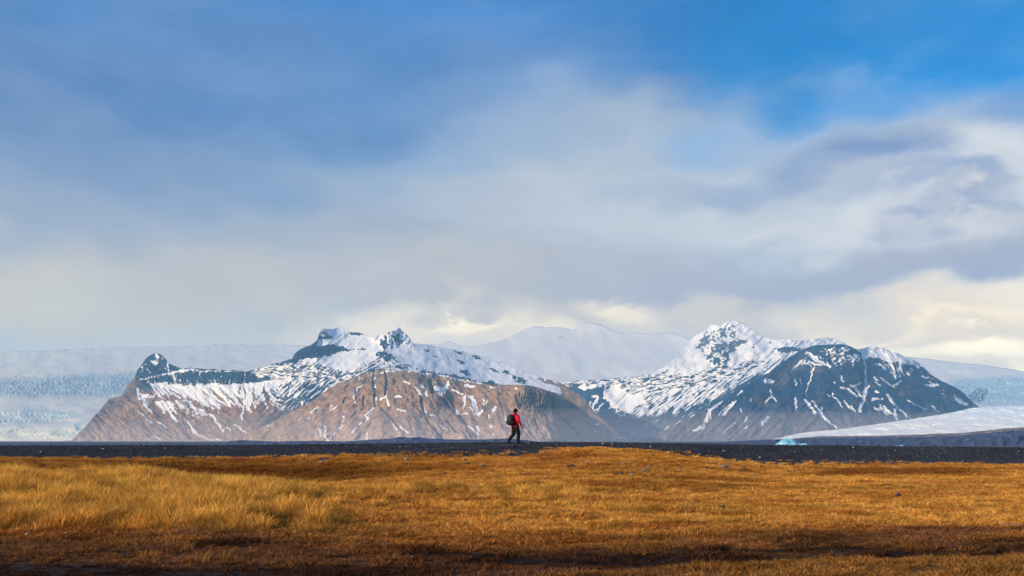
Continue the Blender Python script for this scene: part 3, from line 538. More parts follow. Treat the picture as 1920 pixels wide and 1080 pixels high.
# --- ridges behind the valley
def back_ridge(crest, D0, seed, label, x0=None, x1=None, dark=()):
    m = Massif(crest, D0, step=2.2, seed=seed, jag=1.2, x0=x0, x1=x1)
    X, Y = m.X, m.Y
    m.paint(np.ones_like(X), (.08, .09, .11)); iso = fbm(X / 7, Y / 4, 9, 4)
    m.Rl = fbm(X / 120, Y / 60, seed, 3) * 120 + streak(X, Y, 50, 60, 14, 3) * 10; m.A[:] = 24; m.snow(np.ones_like(X), 1.2 + .5 * iso)
    for pts in dark: m.snow(m.poly(pts, 3) * .9, -.2 + 1.6 * iso)
    return m.build('mountain', M_FIRN, label)
back_ridge([(900, 690), (960, 668), (1000, 652), (1030, 640), (1050, 632), (1075, 617), (1088, 607), (1100, 605), (1122, 607), (1135, 613), (1150, 621), (1170, 625), (1190, 622), (1205, 626), (1225, 625), (1250, 623), (1270, 626), (1285, 632), (1300, 640), (1340, 700)],
           13200, 2, 'pale snow ridge closing the valley behind, with a flat-topped summit', dark=([(1036, 630), (1048, 626), (1062, 633), (1040, 634)], [(1095, 662), (1108, 664), (1104, 670)], [(1013, 684), (1042, 688), (1040, 690), (1020, 688)], [(1140, 664), (1160, 662), (1150, 667)]))
back_ridge([(740, 660), (775, 643), (800, 646), (825, 645), (842, 639), (852, 644), (870, 649), (895, 648), (930, 640), (955, 632), (975, 620), (1000, 611), (1020, 613), (1060, 615), (1100, 630), (1200, 690)],
           15000, 4, 'farthest and faintest snow ridge, seen left of the flat-topped one')

# ------------------------------------------------------------------ glaciers
def ice_mat(name, base=(.70, .76, .78), scale=1 / 80.0, bump=16.0):
    m, t, b, o = new_mat(name); K = t.links.new
    ac = t.nodes.new('ShaderNodeAttribute'); ac.attribute_name = 'col'; tcn = t.nodes.new('ShaderNodeTexCoord')
    asn = t.nodes.new('ShaderNodeAttribute'); asn.attribute_name = 'rough'
    mp = t.nodes.new('ShaderNodeMapping'); K(tcn.outputs['Object'], mp.inputs[0]); mp.inputs['Scale'].default_value = (.5, .9, 3.0)
    n = t.nodes.new('ShaderNodeTexNoise'); n.inputs['Scale'].default_value = scale; n.inputs['Detail'].default_value = 6; n.inputs['Roughness'].default_value = .7; K(mp.outputs[0], n.inputs['Vector'])
    r = t.nodes.new('ShaderNodeMapRange'); K(n.outputs['Fac'], r.inputs[0]); r.inputs[1].default_value = .35; r.inputs[2].default_value = .62; r.inputs[3].default_value = .62; r.inputs[4].default_value = 1.08
    mx = t.nodes.new('ShaderNodeMix'); mx.data_type = 'RGBA'; mx.blend_type = 'MULTIPLY'; K(asn.outputs['Fac'], mx.inputs[0]); K(ac.outputs['Color'], mx.inputs[6]); K(r.outputs[0], mx.inputs[7])
    K(mx.outputs[2], b.inputs['Base Color']); b.inputs['Roughness'].default_value = .7
    bp = t.nodes.new('ShaderNodeBump'); bp.inputs['Distance'].default_value = bump; K(asn.outputs['Fac'], bp.inputs['Strength']); K(n.outputs['Fac'], bp.inputs['Height']); K(bp.outputs[0], b.inputs['Normal'])
    return m
M_ICE = ice_mat('glacier_ice')
class Ice(Massif):
    ABLUR = 240; VARY = False
    def finish(s, label, rough):
        o = s.build('glacier', M_ICE, label); o['category'] = 'glacier'
        pad = len(o.data.vertices) - rough.size
        arr = np.concatenate([rough.ravel(), np.full(pad, .1)])
        a = o.data.attributes.new('rough', 'FLOAT', 'POINT'); a.data.foreach_set('value', arr.astype(np.float32))
        return o
# left icefield
g = Ice([(-260, 680), (-100, 668), (0, 660), (150, 654), (300, 650), (420, 646), (560, 648), (700, 655), (760, 700)], 10200, step=1.5, seed=2, jag=1.0)
X, Y = g.X, g.Y
g.A[:] = 13.0; g.paint(np.ones_like(X), (.84, .76, .62)); ro = np.full(X.shape, .08)
cre = fbm(X / 5, Y / 2.2, 3, 4); big = fbm(X / 60, Y / 14, 5, 2); g.Rl = big * 40
w = g.poly([(-300, 708), (60, 710), (120, 703), (250, 700), (280, 720), (200, 745), (60, 745), (-300, 735)], 8); g.Rl += w * cre * 35; ro = ro * (1 - w) + w * .95; g.paint(w, (.50, .56, .56)); g.slope(w, 17)
w = g.poly([(-300, 772), (0, 770), (60, 766), (130, 770), (150, 782), (60, 796), (-300, 796)], 5); g.Rl += w * cre * 22; ro = ro * (1 - w) + w * .8; g.paint(w, (.70, .76, .66)); g.slope(w, 24)
w = g.poly([(-300, 792), (100, 796), (170, 785), (170, 800), (60, 806), (-300, 812)], 4); g.paint(w, (.80, .74, .64)); g.slope(w, 14)
w = g.poly([(-300, 806), (100, 800), (190, 790), (160, 840), (-300, 840)], 5); g.Rl += w * fbm(X / 6, Y / 3, 8, 4) * 14; ro = ro * (1 - w) + w * .3; g.paint(w, (.97, .93, .68)); g.slope(w, 34)
g.paint(g.poly([(140, 796), (152, 790), (150, 806), (142, 810)], 3) * .8, (.25, .5, .62))
ro = np.maximum(ro, smooth(.28, .5, fbm(X / 12, Y / 5, 6, 4)) * smooth(705, 690, Y) * .7)
ro = ro * (.35 + .65 * smooth(-.35, .35, fbm(X / 34, Y / 7, 1, 4)))
fl = np.abs(fbm((X + Y * 3) / 70, Y / 3.5, 4, 3)); g.paint((1 - smooth(0, .10, fl)) * .35, (.55, .58, .58))
g.finish('broad pale icefield climbing behind the pointed crag at the far left', ro)
# right: snowfield, icefall, tongue
g = Ice([(1600, 700), (1680, 668), (1735, 672), (1780, 679), (1850, 685), (1920, 696), (2050, 705), (2200, 720)], 10500, step=1.5, seed=4, jag=.8)
X, Y = g.X, g.Y; g.A[:] = 13.0; g.paint(np.ones_like(X), (.80, .76, .68)); cre = fbm(X / 5, Y / 2.4, 3, 4); g.Rl = fbm(X / 50, Y / 12, 5, 3) * 40; ro = np.full(X.shape, .15)
w = g.poly([(1780, 712), (1860, 708), (2250, 706), (2250, 755), (1860, 760), (1800, 750)], 8); g.Rl += w * cre * 30; ro = ro * (1 - w) + w * .95; g.paint(w, (.50, .64, .68)); g.slope(w, 19)
w = g.poly([(1812, 748), (1822, 735), (1836, 728), (1852, 732), (1846, 745), (1835, 757)], 3); g.paint(w * smooth(-.35, .15, fbm(X / 4, Y / 3, 1, 4)) * .95, (.06, .07, .09)); g.Rl += w * 50
g.finish('icefall and snowfield sloping down at the far right behind the dark mountain', ro)
g = Ice([(1400, 827.8), (1440, 825), (1495, 814), (1530, 810), (1571, 805), (1625, 798), (1680, 790), (1720, 784), (1766, 777), (1800, 770), (1816, 766), (1850, 762), (1920, 760), (2050, 756), (2250, 752)], lambda q: np.interp(q, [1400, 2250], [7000, 5200]), step=1.2, seed=6, jag=.7)
X, Y = g.X, g.Y; g.A[:] = 15.0; g.paint(np.ones_like(X), (.92, .92, .85)); cre = fbm(X / 4, Y / 1.8, 3, 4); g.Rl = fbm(X / 40, Y / 10, 5, 3) * 26 + cre * 8; ro = np.full(X.shape, .16)
w = smooth(1700, 1860, X) * smooth(795, 765, Y); g.paint(w * .5, (.60, .76, .82))
g.finish('glacier tongue tapering to the left below the dark right mountain', ro)

# ------------------------------------------------------------------ moraine hills in front of the mountains
M_MOR = simple_mat('moraine', (.085, .11, .165), .95, .35, .02, .6, .1, 2.0)
M_MOR2 = simple_mat('brown_moraine', (.26, .19, .17), .95, .35, .02, .6, .1, 2.0)
def ridge(name, crest, D, depth, mat, label, x0, x1, jag=.5, seed=0, base=-6.0):
    xs = [p[0] for p in crest]; ys = [p[1] for p in crest]; nc = int((x1 - x0) / 1.5); px = np.linspace(x0, x1, nc)
    top = np.interp(px, xs, ys) + fbm(px / 22, px * 0 + seed, seed, 4) * jag
    rows = []
    n1 = 14; n2 = 5
    zt = (HZ - top) / F * D + EYE
    for i in range(n1 + n2):
        if i < n1: v = i / (n1 - 1); dd = D - depth * (1 - v); hh = v ** .8
        else: v = (i - n1 + 1) / n2; dd = D + depth * v * 1.4; hh = (1 - v)
        rel = fbm(px / 18, px * 0 + i * .35 + seed, seed + 3, 4) * (zt - base) * .16 * math.sin(math.pi * min(max(hh, 0), 1))
        z = base + (zt - base) * hh + rel
        dn = dd + fbm(px / 30, px * 0 + i * .2, seed + 1, 3) * depth * .12 * (0 if i in (0, n1 + n2 - 1) else 1)
        rows.append(np.stack([(px - 960) / F * dn, dn, z], -1))
    V = np.stack(rows)
    o = mesh_obj(name, V.reshape(-1, 3), grid_faces(n1 + n2, nc), mat)
    return tag(o, label, 'hill', kind='structure')
ridge('moraine_ridge', [(-500, 832), (0, 833), (60, 832), (110, 830), (170, 832), (230, 835), (265, 835), (290, 830), (310, 829), (345, 832), (400, 832), (430, 827), (450, 825), (470, 826), (520, 828), (590, 826), (640, 828), (700, 824), (735, 822), (750, 819), (765, 821), (785, 819), (800, 822), (850, 824), (900, 824), (950, 822), (985, 825), (1020, 829), (1040, 828), (1070, 829), (1120, 832)],
      1500, 350, M_MOR, 'low dark blue-grey moraine hills under the left mountain', -500, 1110, .6, 1)
ridge('moraine_ridge', [(1250, 830), (1300, 829.5), (1360, 828), (1440, 824), (1500, 822), (1560, 821), (1640, 820), (1680, 819), (1740, 819), (1800, 817), (1850, 812), (1920, 806), (2100, 798), (2400, 790)],
      2300, 900, M_MOR, 'long grey-blue moraine slope rising to the right beyond the gravel bank', 1240, 2400, .5, 3)
ridge('moraine_ridge', [(1480, 823), (1540, 817.5), (1580, 817.5), (1640, 817), (1700, 815.5), (1760, 813), (1800, 812), (1860, 806), (1920, 801), (2100, 792), (2400, 782)],
      3600, 500, M_MOR2, 'thin brown moraine strip between the glacier tongue and the grey slope', 1470, 2400, .7, 5)

# ------------------------------------------------------------------ plain, lake
M_PLAIN = simple_mat('outwash_gravel', (.10, .10, .115), .95, .3, .01, .4, .1, .5)
def quad(name, x0, x1, y0, y1, z, mat, label, cat, kind='structure'):
    o = mesh_obj(name, [(x0, y0, z), (x1, y0, z), (x1, y1, z), (x0, y1, z)], [(0, 1, 2, 3)], mat)
    return tag(o, label, cat, kind=kind)
quad('plain', -19000, 19000, -2500, 21000, -6.0, M_PLAIN, 'flat grey outwash plain stretching to the foot of the mountains', 'plain')
mw, tw, bw, ow = new_mat('lake_water'); bw.inputs['Base Color'].default_value = (.03, .06, .08, 1); bw.inputs['Roughness'].default_value = .08; bw.inputs['Specular IOR Level'].default_value = .5
nw = tw.nodes.new('ShaderNodeTexNoise'); nw.inputs['Scale'].default_value = .6; tcw = tw.nodes.new('ShaderNodeTexCoord'); tw.links.new(tcw.outputs['Object'], nw.inputs['Vector'])
bpw = tw.nodes.new('ShaderNodeBump'); bpw.inputs['Distance'].default_value = .08; tw.links.new(nw.outputs['Fac'], bpw.inputs['Height']); tw.links.new(bpw.outputs[0], bw.inputs['Normal'])
th = np.linspace(0, 2 * np.pi, 60, endpoint=False); rr = 1 + .12 * np.sin(3 * th + 1) + .07 * np.sin(7 * th)
lv = [(60, 480, -5.8)] + [(60 + 520 * rr[i] * math.cos(t), 480 + 330 * rr[i] * math.sin(t), -5.8) for i, t in enumerate(th)]
lk = mesh_obj('lake', lv, [(0, 1 + i, 1 + (i + 1) % 60) for i in range(60)], mw); tag(lk, 'still glacial lake hidden in the hollow behind the gravel bank', 'lake', kind='structure')

# ------------------------------------------------------------------ haze
mh = bpy.data.materials.new('haze_air'); mh.use_nodes = True; t = mh.node_tree; t.nodes.clear()
oh = t.nodes.new('ShaderNodeOutputMaterial'); vh = t.nodes.new('ShaderNodeVolumePrincipled'); t.links.new(vh.outputs[0], oh.inputs['Volume'])
vh.inputs['Color'].default_value = (.33, .69, 1.0, 1); vh.inputs['Density'].default_value = 4.0e-5; vh.inputs['Anisotropy'].default_value = 0.0
bx = [(x, y, z) for z in (-7.0, 1930.0) for x, y in ((-21000, -3000), (21000, -3000), (21000, 21500), (-21000, 21500))]
hz = mesh_obj('haze', bx, [(0, 3, 2, 1), (4, 5, 6, 7), (0, 1, 5, 4), (1, 2, 6, 5), (2, 3, 7, 6), (3, 0, 4, 7)], mh, smooth_=False)
tag(hz, 'thin blue air between the meadow and the mountains', 'haze', kind='stuff')

# banks of mist: on the plain under the mountains, and lying on the high snow
def mist_bank(label, px, py, D, radii, density, rgb):
    mm_ = bpy.data.materials.new('mist_air'); mm_.use_nodes = True; t = mm_.node_tree; t.nodes.clear()
    oh = t.nodes.new('ShaderNodeOutputMaterial'); vh = t.nodes.new('ShaderNodeVolumePrincipled'); t.links.new(vh.outputs[0], oh.inputs['Volume'])
    vh.inputs['Color'].default_value = (*rgb, 1); vh.inputs['Density'].default_value = density
    bm = bmesh.new(); bmesh.ops.create_icosphere(bm, subdivisions=5, radius=1.0)
    g = [random.uniform(0, 6) for _ in range(3)]
    for v in bm.verts:
        c = v.co; k = 1 + .10 * math.sin(4 * c.x + g[0]) * math.cos(3 * c.y + g[1]) + .06 * math.sin(9 * c.x + g[2])
        v.co = Vector((c.x * radii[0], c.y * radii[1], c.z * radii[2])) * k
    me = bpy.data.meshes.new('mist'); bm.to_mesh(me); bm.free(); me.materials.append(mm_); o = bpy.data.objects.new('mist', me); LINK(o)
    o.location = ((px - 960) / F * D, D, (HZ - py) / F * D + EYE)
    return tag(o, label, 'mist', kind='stuff')
mist_bank('low pale mist lying along the foot of the mountains', 1110, 826, 5300, (4600, 1500, 170), 1.1e-4, (.98, .93, .92))
mist_bank('thin mist hanging in the valley in front of the back ridge', 1130, 655, 11900, (2500, 1100, 330), 2.4e-4, (.94, .94, .92))

# ------------------------------------------------------------------ meadow and gravel bank
ST_X = [-300, 0, 240, 480, 600, 720, 960, 1100, 1200, 1300, 1440, 1680, 1920, 2220]
ST = {  # distance -> photo row of the surface
    6:  [1308] * 14,
    11: [1089, 1089, 1089, 1090, 1090, 1090, 1088, 1084, 1080, 1074, 1070, 1064, 1060, 1056],
    12.5: [1057, 1057, 1057, 1058, 1058, 1058, 1060, 1062, 1062, 1062, 1060, 1056, 1050, 1050],
    14: [1032, 1032, 1030, 1031, 1032, 1033, 1036, 1038, 1040, 1040, 1040, 1038, 1034, 1030],
    17: [990, 988, 988, 990, 993, 996, 997, 997, 998, 998, 996, 994, 992, 990],
    20: [948, 948, 950, 955, 960, 964, 967, 970, 972, 972, 972, 968, 966, 964],
    24: [908, 908, 912, 922, 932, 934, 937, 940, 943, 945, 948, 944, 942, 940],
    28: [884, 885, 890, 903, 914, 914, 912, 914, 916, 920, 926, 926, 926, 924],
    31: [886, 886, 892, 904, 911, 903, 898, 897, 900, 905, 912, 914, 913, 912],
    35: [893, 893, 897, 912, 914, 902, 893, 890, 890, 893, 900, 903, 902, 900],
    40: [869, 869, 873, 886, 888, 882, 874, 862, 862, 872, 884, 884, 884, 884],
    44: [861, 861, 861, 860, 857, 854, 850, 842, 844, 857, 870, 872, 875, 877],
    46: [856, 856, 856, 854, 850, 846, 838, 838, 841, 846, 860, 862, 866, 866],
    48.5: [835.5, 835.5, 835, 834.5, 833, 831.5, 829, 829.2, 830.5, 832, 834, 836.5, 839, 841],
}
SD = np.array(sorted(ST)); SP = np.array([ST[d] for d in SD], float)
SZ = EYE - (SP - HZ) / F * SD[:, None]
def monot(x, xs, ys):            # per-sample cubic (Catmull-Rom) over the stations
    i = np.clip(np.searchsorted(xs, x) - 1, 0, len(xs) - 2); return i
def ground_z(x, y, rough=True):
    x = np.asarray(x, float); y = np.asarray(y, float); yc = np.clip(y, SD[0], SD[-1])
    px = 960 + F * x / np.maximum(yc, 9)
    i = np.clip(np.searchsorted(SD, yc, side='right') - 1, 0, len(SD) - 2)
    cols = np.array([np.interp(px.ravel(), ST_X, SZ[k]) for k in range(len(SD))])
    ii = i.ravel(); n = np.arange(ii.size)
    p1 = cols[ii, n]; p2 = cols[ii + 1, n]; i0 = np.maximum(ii - 1, 0); i3 = np.minimum(ii + 2, len(SD) - 1)
    d1, d2 = SD[ii], SD[ii + 1]; h = d2 - d1
    m1 = (p2 - cols[i0, n]) / np.maximum(d2 - SD[i0], 1e-6); m2 = (cols[i3, n] - p1) / np.maximum(SD[i3] - d1, 1e-6)
    t_ = (yc.ravel() - d1) / h
    z = (2 * t_ ** 3 - 3 * t_ ** 2 + 1) * p1 + (t_ ** 3 - 2 * t_ ** 2 + t_) * h * m1 + (-2 * t_ ** 3 + 3 * t_ ** 2) * p2 + (t_ ** 3 - t_ ** 2) * h * m2
    z = z.reshape(x.shape)
    over = np.maximum(y - SD[-1], 0); z = z - over * .05 - np.minimum(over * over * .012, over * .32)
    if rough:
        k = smooth(49, 46.5, y)
        z = z + fbm(x / 2.6, y / 1.7, 2, 4) * .045 * k * smooth(2, 8, y) + fbm(x / 14, y / 6, 6, 2) * .03 * k
        tr = np.abs(y - (16.0 - .0 * x))
    return z
NX, NY = 760, 620
yy = np.concatenate([np.linspace(-8, 8, 30, endpoint=False), 8 * (52.0 / 8) ** np.linspace(0, 1, NY - 60, endpoint=False), np.linspace(52, 88, 30)]); NY = len(yy)
tt = np.linspace(-1, 1, NX)
GY, GT = np.meshgrid(yy, tt, indexing='ij'); GX = GT * (np.maximum(GY, 6) * .80 + 5)
# grass edge against the gravel bank
def grass_edge(x):
    px = 960 + F * x / 44.5
    return np.interp(px, [-300, 0, 480, 720, 900, 1000, 1060, 1110, 1160, 1260, 1340, 1400, 1560, 1750, 1920, 2300], [43.6, 43.6, 43.8, 43.6, 42.6, 42.4, 44.2, 44.4, 44.3, 43.9, 43.2, 43.2, 43.5, 43.8, 43.4, 43.2]) + fbm(x / 2.2, x * 0, 4, 4) * .55
GOLD = np.array((.69, .335, .070)); STRAW = np.array((.86, .46, .09)); RUSTG = np.array((.38, .13, .028)); UMBER = np.array((.15, .062, .028)); PLUM = np.array((.024, .012, .010)); SHADED_MOSS = np.array((.19, .095, .07)); OLIV = np.array((.22, .145, .025))
def meadow_fields(x, y):
    px = 960 + F * x / np.maximum(y, 9)
    tall = smooth(15.2, 17.5, y) * smooth(28.5, 25.5, y) * smooth(760, 420, px)
    tall = np.maximum(tall, .55 * np.exp(-((px - 1030) / 120) ** 2 - ((y - 25) / 3.0) ** 2))
    tall = np.maximum(tall, .5 * np.exp(-((px - 820) / 200) ** 2 - ((y - 26) / 2.5) ** 2))
    tall = tall * (.55 + .6 * smooth(-.35, .35, fbm(x / 2.4, y / 2.4, 8, 3)))
    tall += .30 * smooth(.25, .6, fbm(x / 1.7, y / 1.3, 3, 3)) * smooth(15.5, 17, y) + .22 * smooth(.4, .7, fbm(x / .8, y / .6, 9, 3)) * smooth(900, 600, px)
    return px, np.clip(tall, 0, 1.1)
def meadow_color(x, y):
    px, tall = meadow_fields(x, y)
    c = np.broadcast_to(GOLD, x.shape + (3,)).copy()
    def mix(w, rgb):
        nonlocal c; c = c * (1 - w[..., None]) + w[..., None] * rgb
    n1 = fbm(x / 5, y / 2.2, 1, 5); n2 = fbm(x / 1.6, y / .9, 5, 4); n3 = fbm(x / 9, y / 4, 7, 4)
    mix(smooth(.05, .6, n1) * .8, RUSTG); mix(smooth(.1, .7, -n2) * .6, RUSTG); mix(smooth(.1, .6, n3) * .35, OLIV)
    mix(tall * .6 * smooth(-.3, .5, n2), STRAW)
    mix(smooth(31.3, 32.3, y) * smooth(35.5, 34, y) * smooth(850, 950, px) * smooth(1500, 1400, px) * .5, RUSTG * .7)  # shading behind the middle dune crest, put into the colour
    # dune shading put into the grass colour: darker hollows and slopes
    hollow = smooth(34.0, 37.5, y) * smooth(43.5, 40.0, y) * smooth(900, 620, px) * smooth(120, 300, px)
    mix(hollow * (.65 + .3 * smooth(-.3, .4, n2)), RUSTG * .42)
    n4 = fbm(x / 8, y / 1.6, 3, 4); mix(smooth(.05, .55, n4) * .5, RUSTG * .8); mix(smooth(.15, .6, -n4) * .35, STRAW)
    mix(smooth(36, 38.5, y) * smooth(42.5, 40.5, y) * smooth(1470, 1580, px) * smooth(1900, 1780, px) * .75, RUSTG * .5); mix(smooth(26, 27.5, y + n1) * smooth(30.5, 29, y + n1) * smooth(1080, 1150, px) * smooth(1430, 1300, px) * .55, RUSTG * .7)  # camera-facing slopes on the right shaded through the colour
    mix(smooth(39, 43, y) * (.25 + .4 * smooth(-.2, .5, n2)) * smooth(1100, 1300, np.abs(px - 900) + 900 * 0 + 200) * .6, RUSTG * .7)
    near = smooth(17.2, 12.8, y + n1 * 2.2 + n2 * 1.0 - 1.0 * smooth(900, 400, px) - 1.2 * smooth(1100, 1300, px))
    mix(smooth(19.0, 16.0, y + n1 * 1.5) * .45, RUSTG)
    mix(near * .78, UMBER)  # near band: cloud shade and maroon moss together in the darker colour
    n5 = fbm(x / 3.2, y / .7, 8, 4); mix(near * smooth(.0, .5, n5) * .9, PLUM); mix(near * smooth(.05, .5, -n5) * .55, SHADED_MOSS)
    mix(smooth(36.5, 39, y) * smooth(44, 43, y) * smooth(800, 600, px) * .45, RUSTG * .55)  # shade of the hollow carried further left in the colour
    # the shallow ditch that crosses the right foreground
    yd = np.interp(px, [-300, 400, 900, 1300, 1600, 1920, 2300], [12.4, 12.4, 13.0, 13.2, 13.4, 14.2, 14.6])
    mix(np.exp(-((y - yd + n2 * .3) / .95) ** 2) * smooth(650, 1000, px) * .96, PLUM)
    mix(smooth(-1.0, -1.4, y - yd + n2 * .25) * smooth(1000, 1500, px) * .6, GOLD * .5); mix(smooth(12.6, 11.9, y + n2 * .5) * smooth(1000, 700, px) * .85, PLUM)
    yt = np.interp(px, [0, 40, 70, 90, 110], [42, 41.5, 40, 38, 37]); mix(np.exp(-((y - yt) / .45) ** 2) * smooth(110, 90, px) * smooth(40, 60, px) * .8, PLUM)
    bog = np.exp(-((y - 18.2 + n2 * .4) / .28) ** 2) * smooth(1130, 1180, px) * smooth(1700, 1560, px); mix(bog * smooth(-.6, -.2, n1 + n2) * .95, OLIV * .16)
    bog = np.exp(-((y - 20.0 + n2 * .3) / .25) ** 2) * smooth(1560, 1600, px) * smooth(1670, 1640, px); mix(bog * .85, OLIV * .25)
    return c, tall, near
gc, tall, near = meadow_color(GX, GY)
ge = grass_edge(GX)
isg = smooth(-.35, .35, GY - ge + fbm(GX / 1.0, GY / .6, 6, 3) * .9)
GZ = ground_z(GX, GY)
px_g = 960 + F * GX / np.maximum(GY, 9); yd_g = np.interp(px_g, [-300, 400, 900, 1300, 1600, 1920, 2300], [12.4, 12.4, 13.0, 13.2, 13.4, 14.2, 14.6])
def ditch(x, y):
    px = 960 + F * x / np.maximum(y, 9); yd = np.interp(px, [-300, 400, 900, 1300, 1600, 1920, 2300], [12.4, 12.4, 13.0, 13.2, 13.4, 14.2, 14.6])
    return -.13 * np.exp(-((y - yd) / .6) ** 2) * smooth(650, 1000, px)
GZ = GZ + ditch(GX, GY)
GZ = GZ + isg * smooth(49.5, 48, GY) * fbm(GX / .5, GY / .35, 1, 3) * .018
edge_drop = smooth(.93, 1.0, np.abs(GT)) * 7.5 * smooth(0, 1, (np.abs(GT) - .93) / .07); GZ = GZ - edge_drop
GZ[-1] = -6.6
gtone = np.clip(1 + .5 * fbm(GX / 4, GY / 1.0, 2, 5) + .35 * smooth(8, 20, GX), .3, 2); gravel_c = np.stack([.018 * gtone, .022 * gtone, .031 * gtone], -1)
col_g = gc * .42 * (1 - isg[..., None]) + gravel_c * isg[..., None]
mg, tg, bgm, og = new_mat('meadow_soil'); K = tg.links.new
ac = tg.nodes.new('ShaderNodeAttribute'); ac.attribute_name = 'col'; tcn = tg.nodes.new('ShaderNodeTexCoord')
n = tg.nodes.new('ShaderNodeTexNoise'); n.inputs['Scale'].default_value = 9; n.inputs['Detail'].default_value = 6; n.inputs['Roughness'].default_value = .7; K(tcn.outputs['Object'], n.inputs['Vector'])
r = tg.nodes.new('ShaderNodeMapRange'); K(n.outputs['Fac'], r.inputs[0]); r.inputs[1].default_value = .3; r.inputs[2].default_value = .7; r.inputs[3].default_value = .5; r.inputs[4].default_value = 1.4
mx = tg.nodes.new('ShaderNodeMix'); mx.data_type = 'RGBA'; mx.blend_type = 'MULTIPLY'; mx.inputs[0].default_value = 1; K(ac.outputs['Color'], mx.inputs[6]); K(r.outputs[0], mx.inputs[7]); K(mx.outputs[2], bgm.inputs['Base Color'])
bp = tg.nodes.new('ShaderNodeBump'); bp.inputs['Distance'].default_value = .04; bp.inputs['Strength'].default_value = .8; K(n.outputs['Fac'], bp.inputs['Height']); K(bp.outputs[0], bgm.inputs['Normal']); bgm.inputs['Roughness'].default_value = .95
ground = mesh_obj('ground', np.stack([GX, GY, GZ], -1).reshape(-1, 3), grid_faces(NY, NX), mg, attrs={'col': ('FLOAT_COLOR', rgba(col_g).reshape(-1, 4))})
tag(ground, 'rolling meadow ground that ends at a low bank of dark gravel', 'ground', kind='structure')

# ------------------------------------------------------------------ scattered stuff (geometry nodes)
def scatter(name, pts, rot, scl, colr, variants, label, cat):
    o = mesh_obj(name, pts, np.zeros((0, 3), int), None, attrs={'rot': ('FLOAT_VECTOR', rot), 'scl': ('FLOAT_VECTOR', scl), 'tint': ('FLOAT_VECTOR', colr)})
    coll = bpy.data.collections.new(name + '_shapes')
    for v in variants: coll.objects.link(v)
    ng = bpy.data.node_groups.new(name + '_scatter', 'GeometryNodeTree')
    ng.interface.new_socket('Geometry', in_out='INPUT', socket_type='NodeSocketGeometry'); ng.interface.new_socket('Geometry', in_out='OUTPUT', socket_type='NodeSocketGeometry')
    gi = ng.nodes.new('NodeGroupInput'); go = ng.nodes.new('NodeGroupOutput'); ip = ng.nodes.new('GeometryNodeInstanceOnPoints')
    ci = ng.nodes.new('GeometryNodeCollectionInfo'); ci.inputs['Collection'].default_value = coll; ci.inputs['Separate Children'].default_value = True; ci.inputs['Reset Children'].default_value = True
    ip.inputs['Pick Instance'].default_value = True
    k = ng.links.new
    k(gi.outputs[0], ip.inputs['Points']); k(ci.outputs[0], ip.inputs['Instance'])
    for an, inp in (('rot', 'Rotation'), ('scl', 'Scale')):
        a = ng.nodes.new('GeometryNodeInputNamedAttribute'); a.data_type = 'FLOAT_VECTOR'; a.inputs['Name'].default_value = an
        if an == 'rot':
            e = ng.nodes.new('FunctionNodeEulerToRotation'); k(a.outputs[0], e.inputs[0]); k(e.outputs[0], ip.inputs[inp])
        else: k(a.outputs[0], ip.inputs[inp])
    rnd = ng.nodes.new('FunctionNodeRandomValue'); rnd.data_type = 'INT'; rnd.inputs[4].default_value = 0; rnd.inputs[5].default_value = len(variants) - 1
    k(rnd.outputs[2], ip.inputs['Instance Index'])
    k(ip.outputs[0], go.inputs[0])
    md = o.modifiers.new('scatter', 'NODES'); md.node_group = ng
    return tag(o, label, cat, kind='stuff')
def shape_only(o):                      # a shape used by a scatter is not itself in the scene
    C.collection.objects.unlink(o); return o

# grass blades
mgr = bpy.data.materials.new('dry_grass'); mgr.use_nodes = True; t = mgr.node_tree; t.nodes.clear(); K = t.links.new
og_ = t.nodes.new('ShaderNodeOutputMaterial'); df = t.nodes.new('ShaderNodeBsdfDiffuse'); trn = t.nodes.new('ShaderNodeBsdfTranslucent'); mxs = t.nodes.new('ShaderNodeMixShader'); mxs.inputs[0].default_value = .3
at = t.nodes.new('ShaderNodeAttribute'); at.attribute_type = 'INSTANCER'; at.attribute_name = 'tint'
ab = t.nodes.new('ShaderNodeAttribute'); ab.attribute_name = 'blade'
mx = t.nodes.new('ShaderNodeMix'); mx.data_type = 'RGBA'; mx.blend_type = 'MULTIPLY'; mx.inputs[0].default_value = 1; K(at.outputs['Color'], mx.inputs[6]); K(ab.outputs['Fac'], mx.inputs[7])
K(mx.outputs[2], df.inputs[0]); K(mx.outputs[2], trn.inputs[0]); K(df.outputs[0], mxs.inputs[1]); K(trn.outputs[0], mxs.inputs[2]); K(mxs.outputs[0], og_.inputs[0])
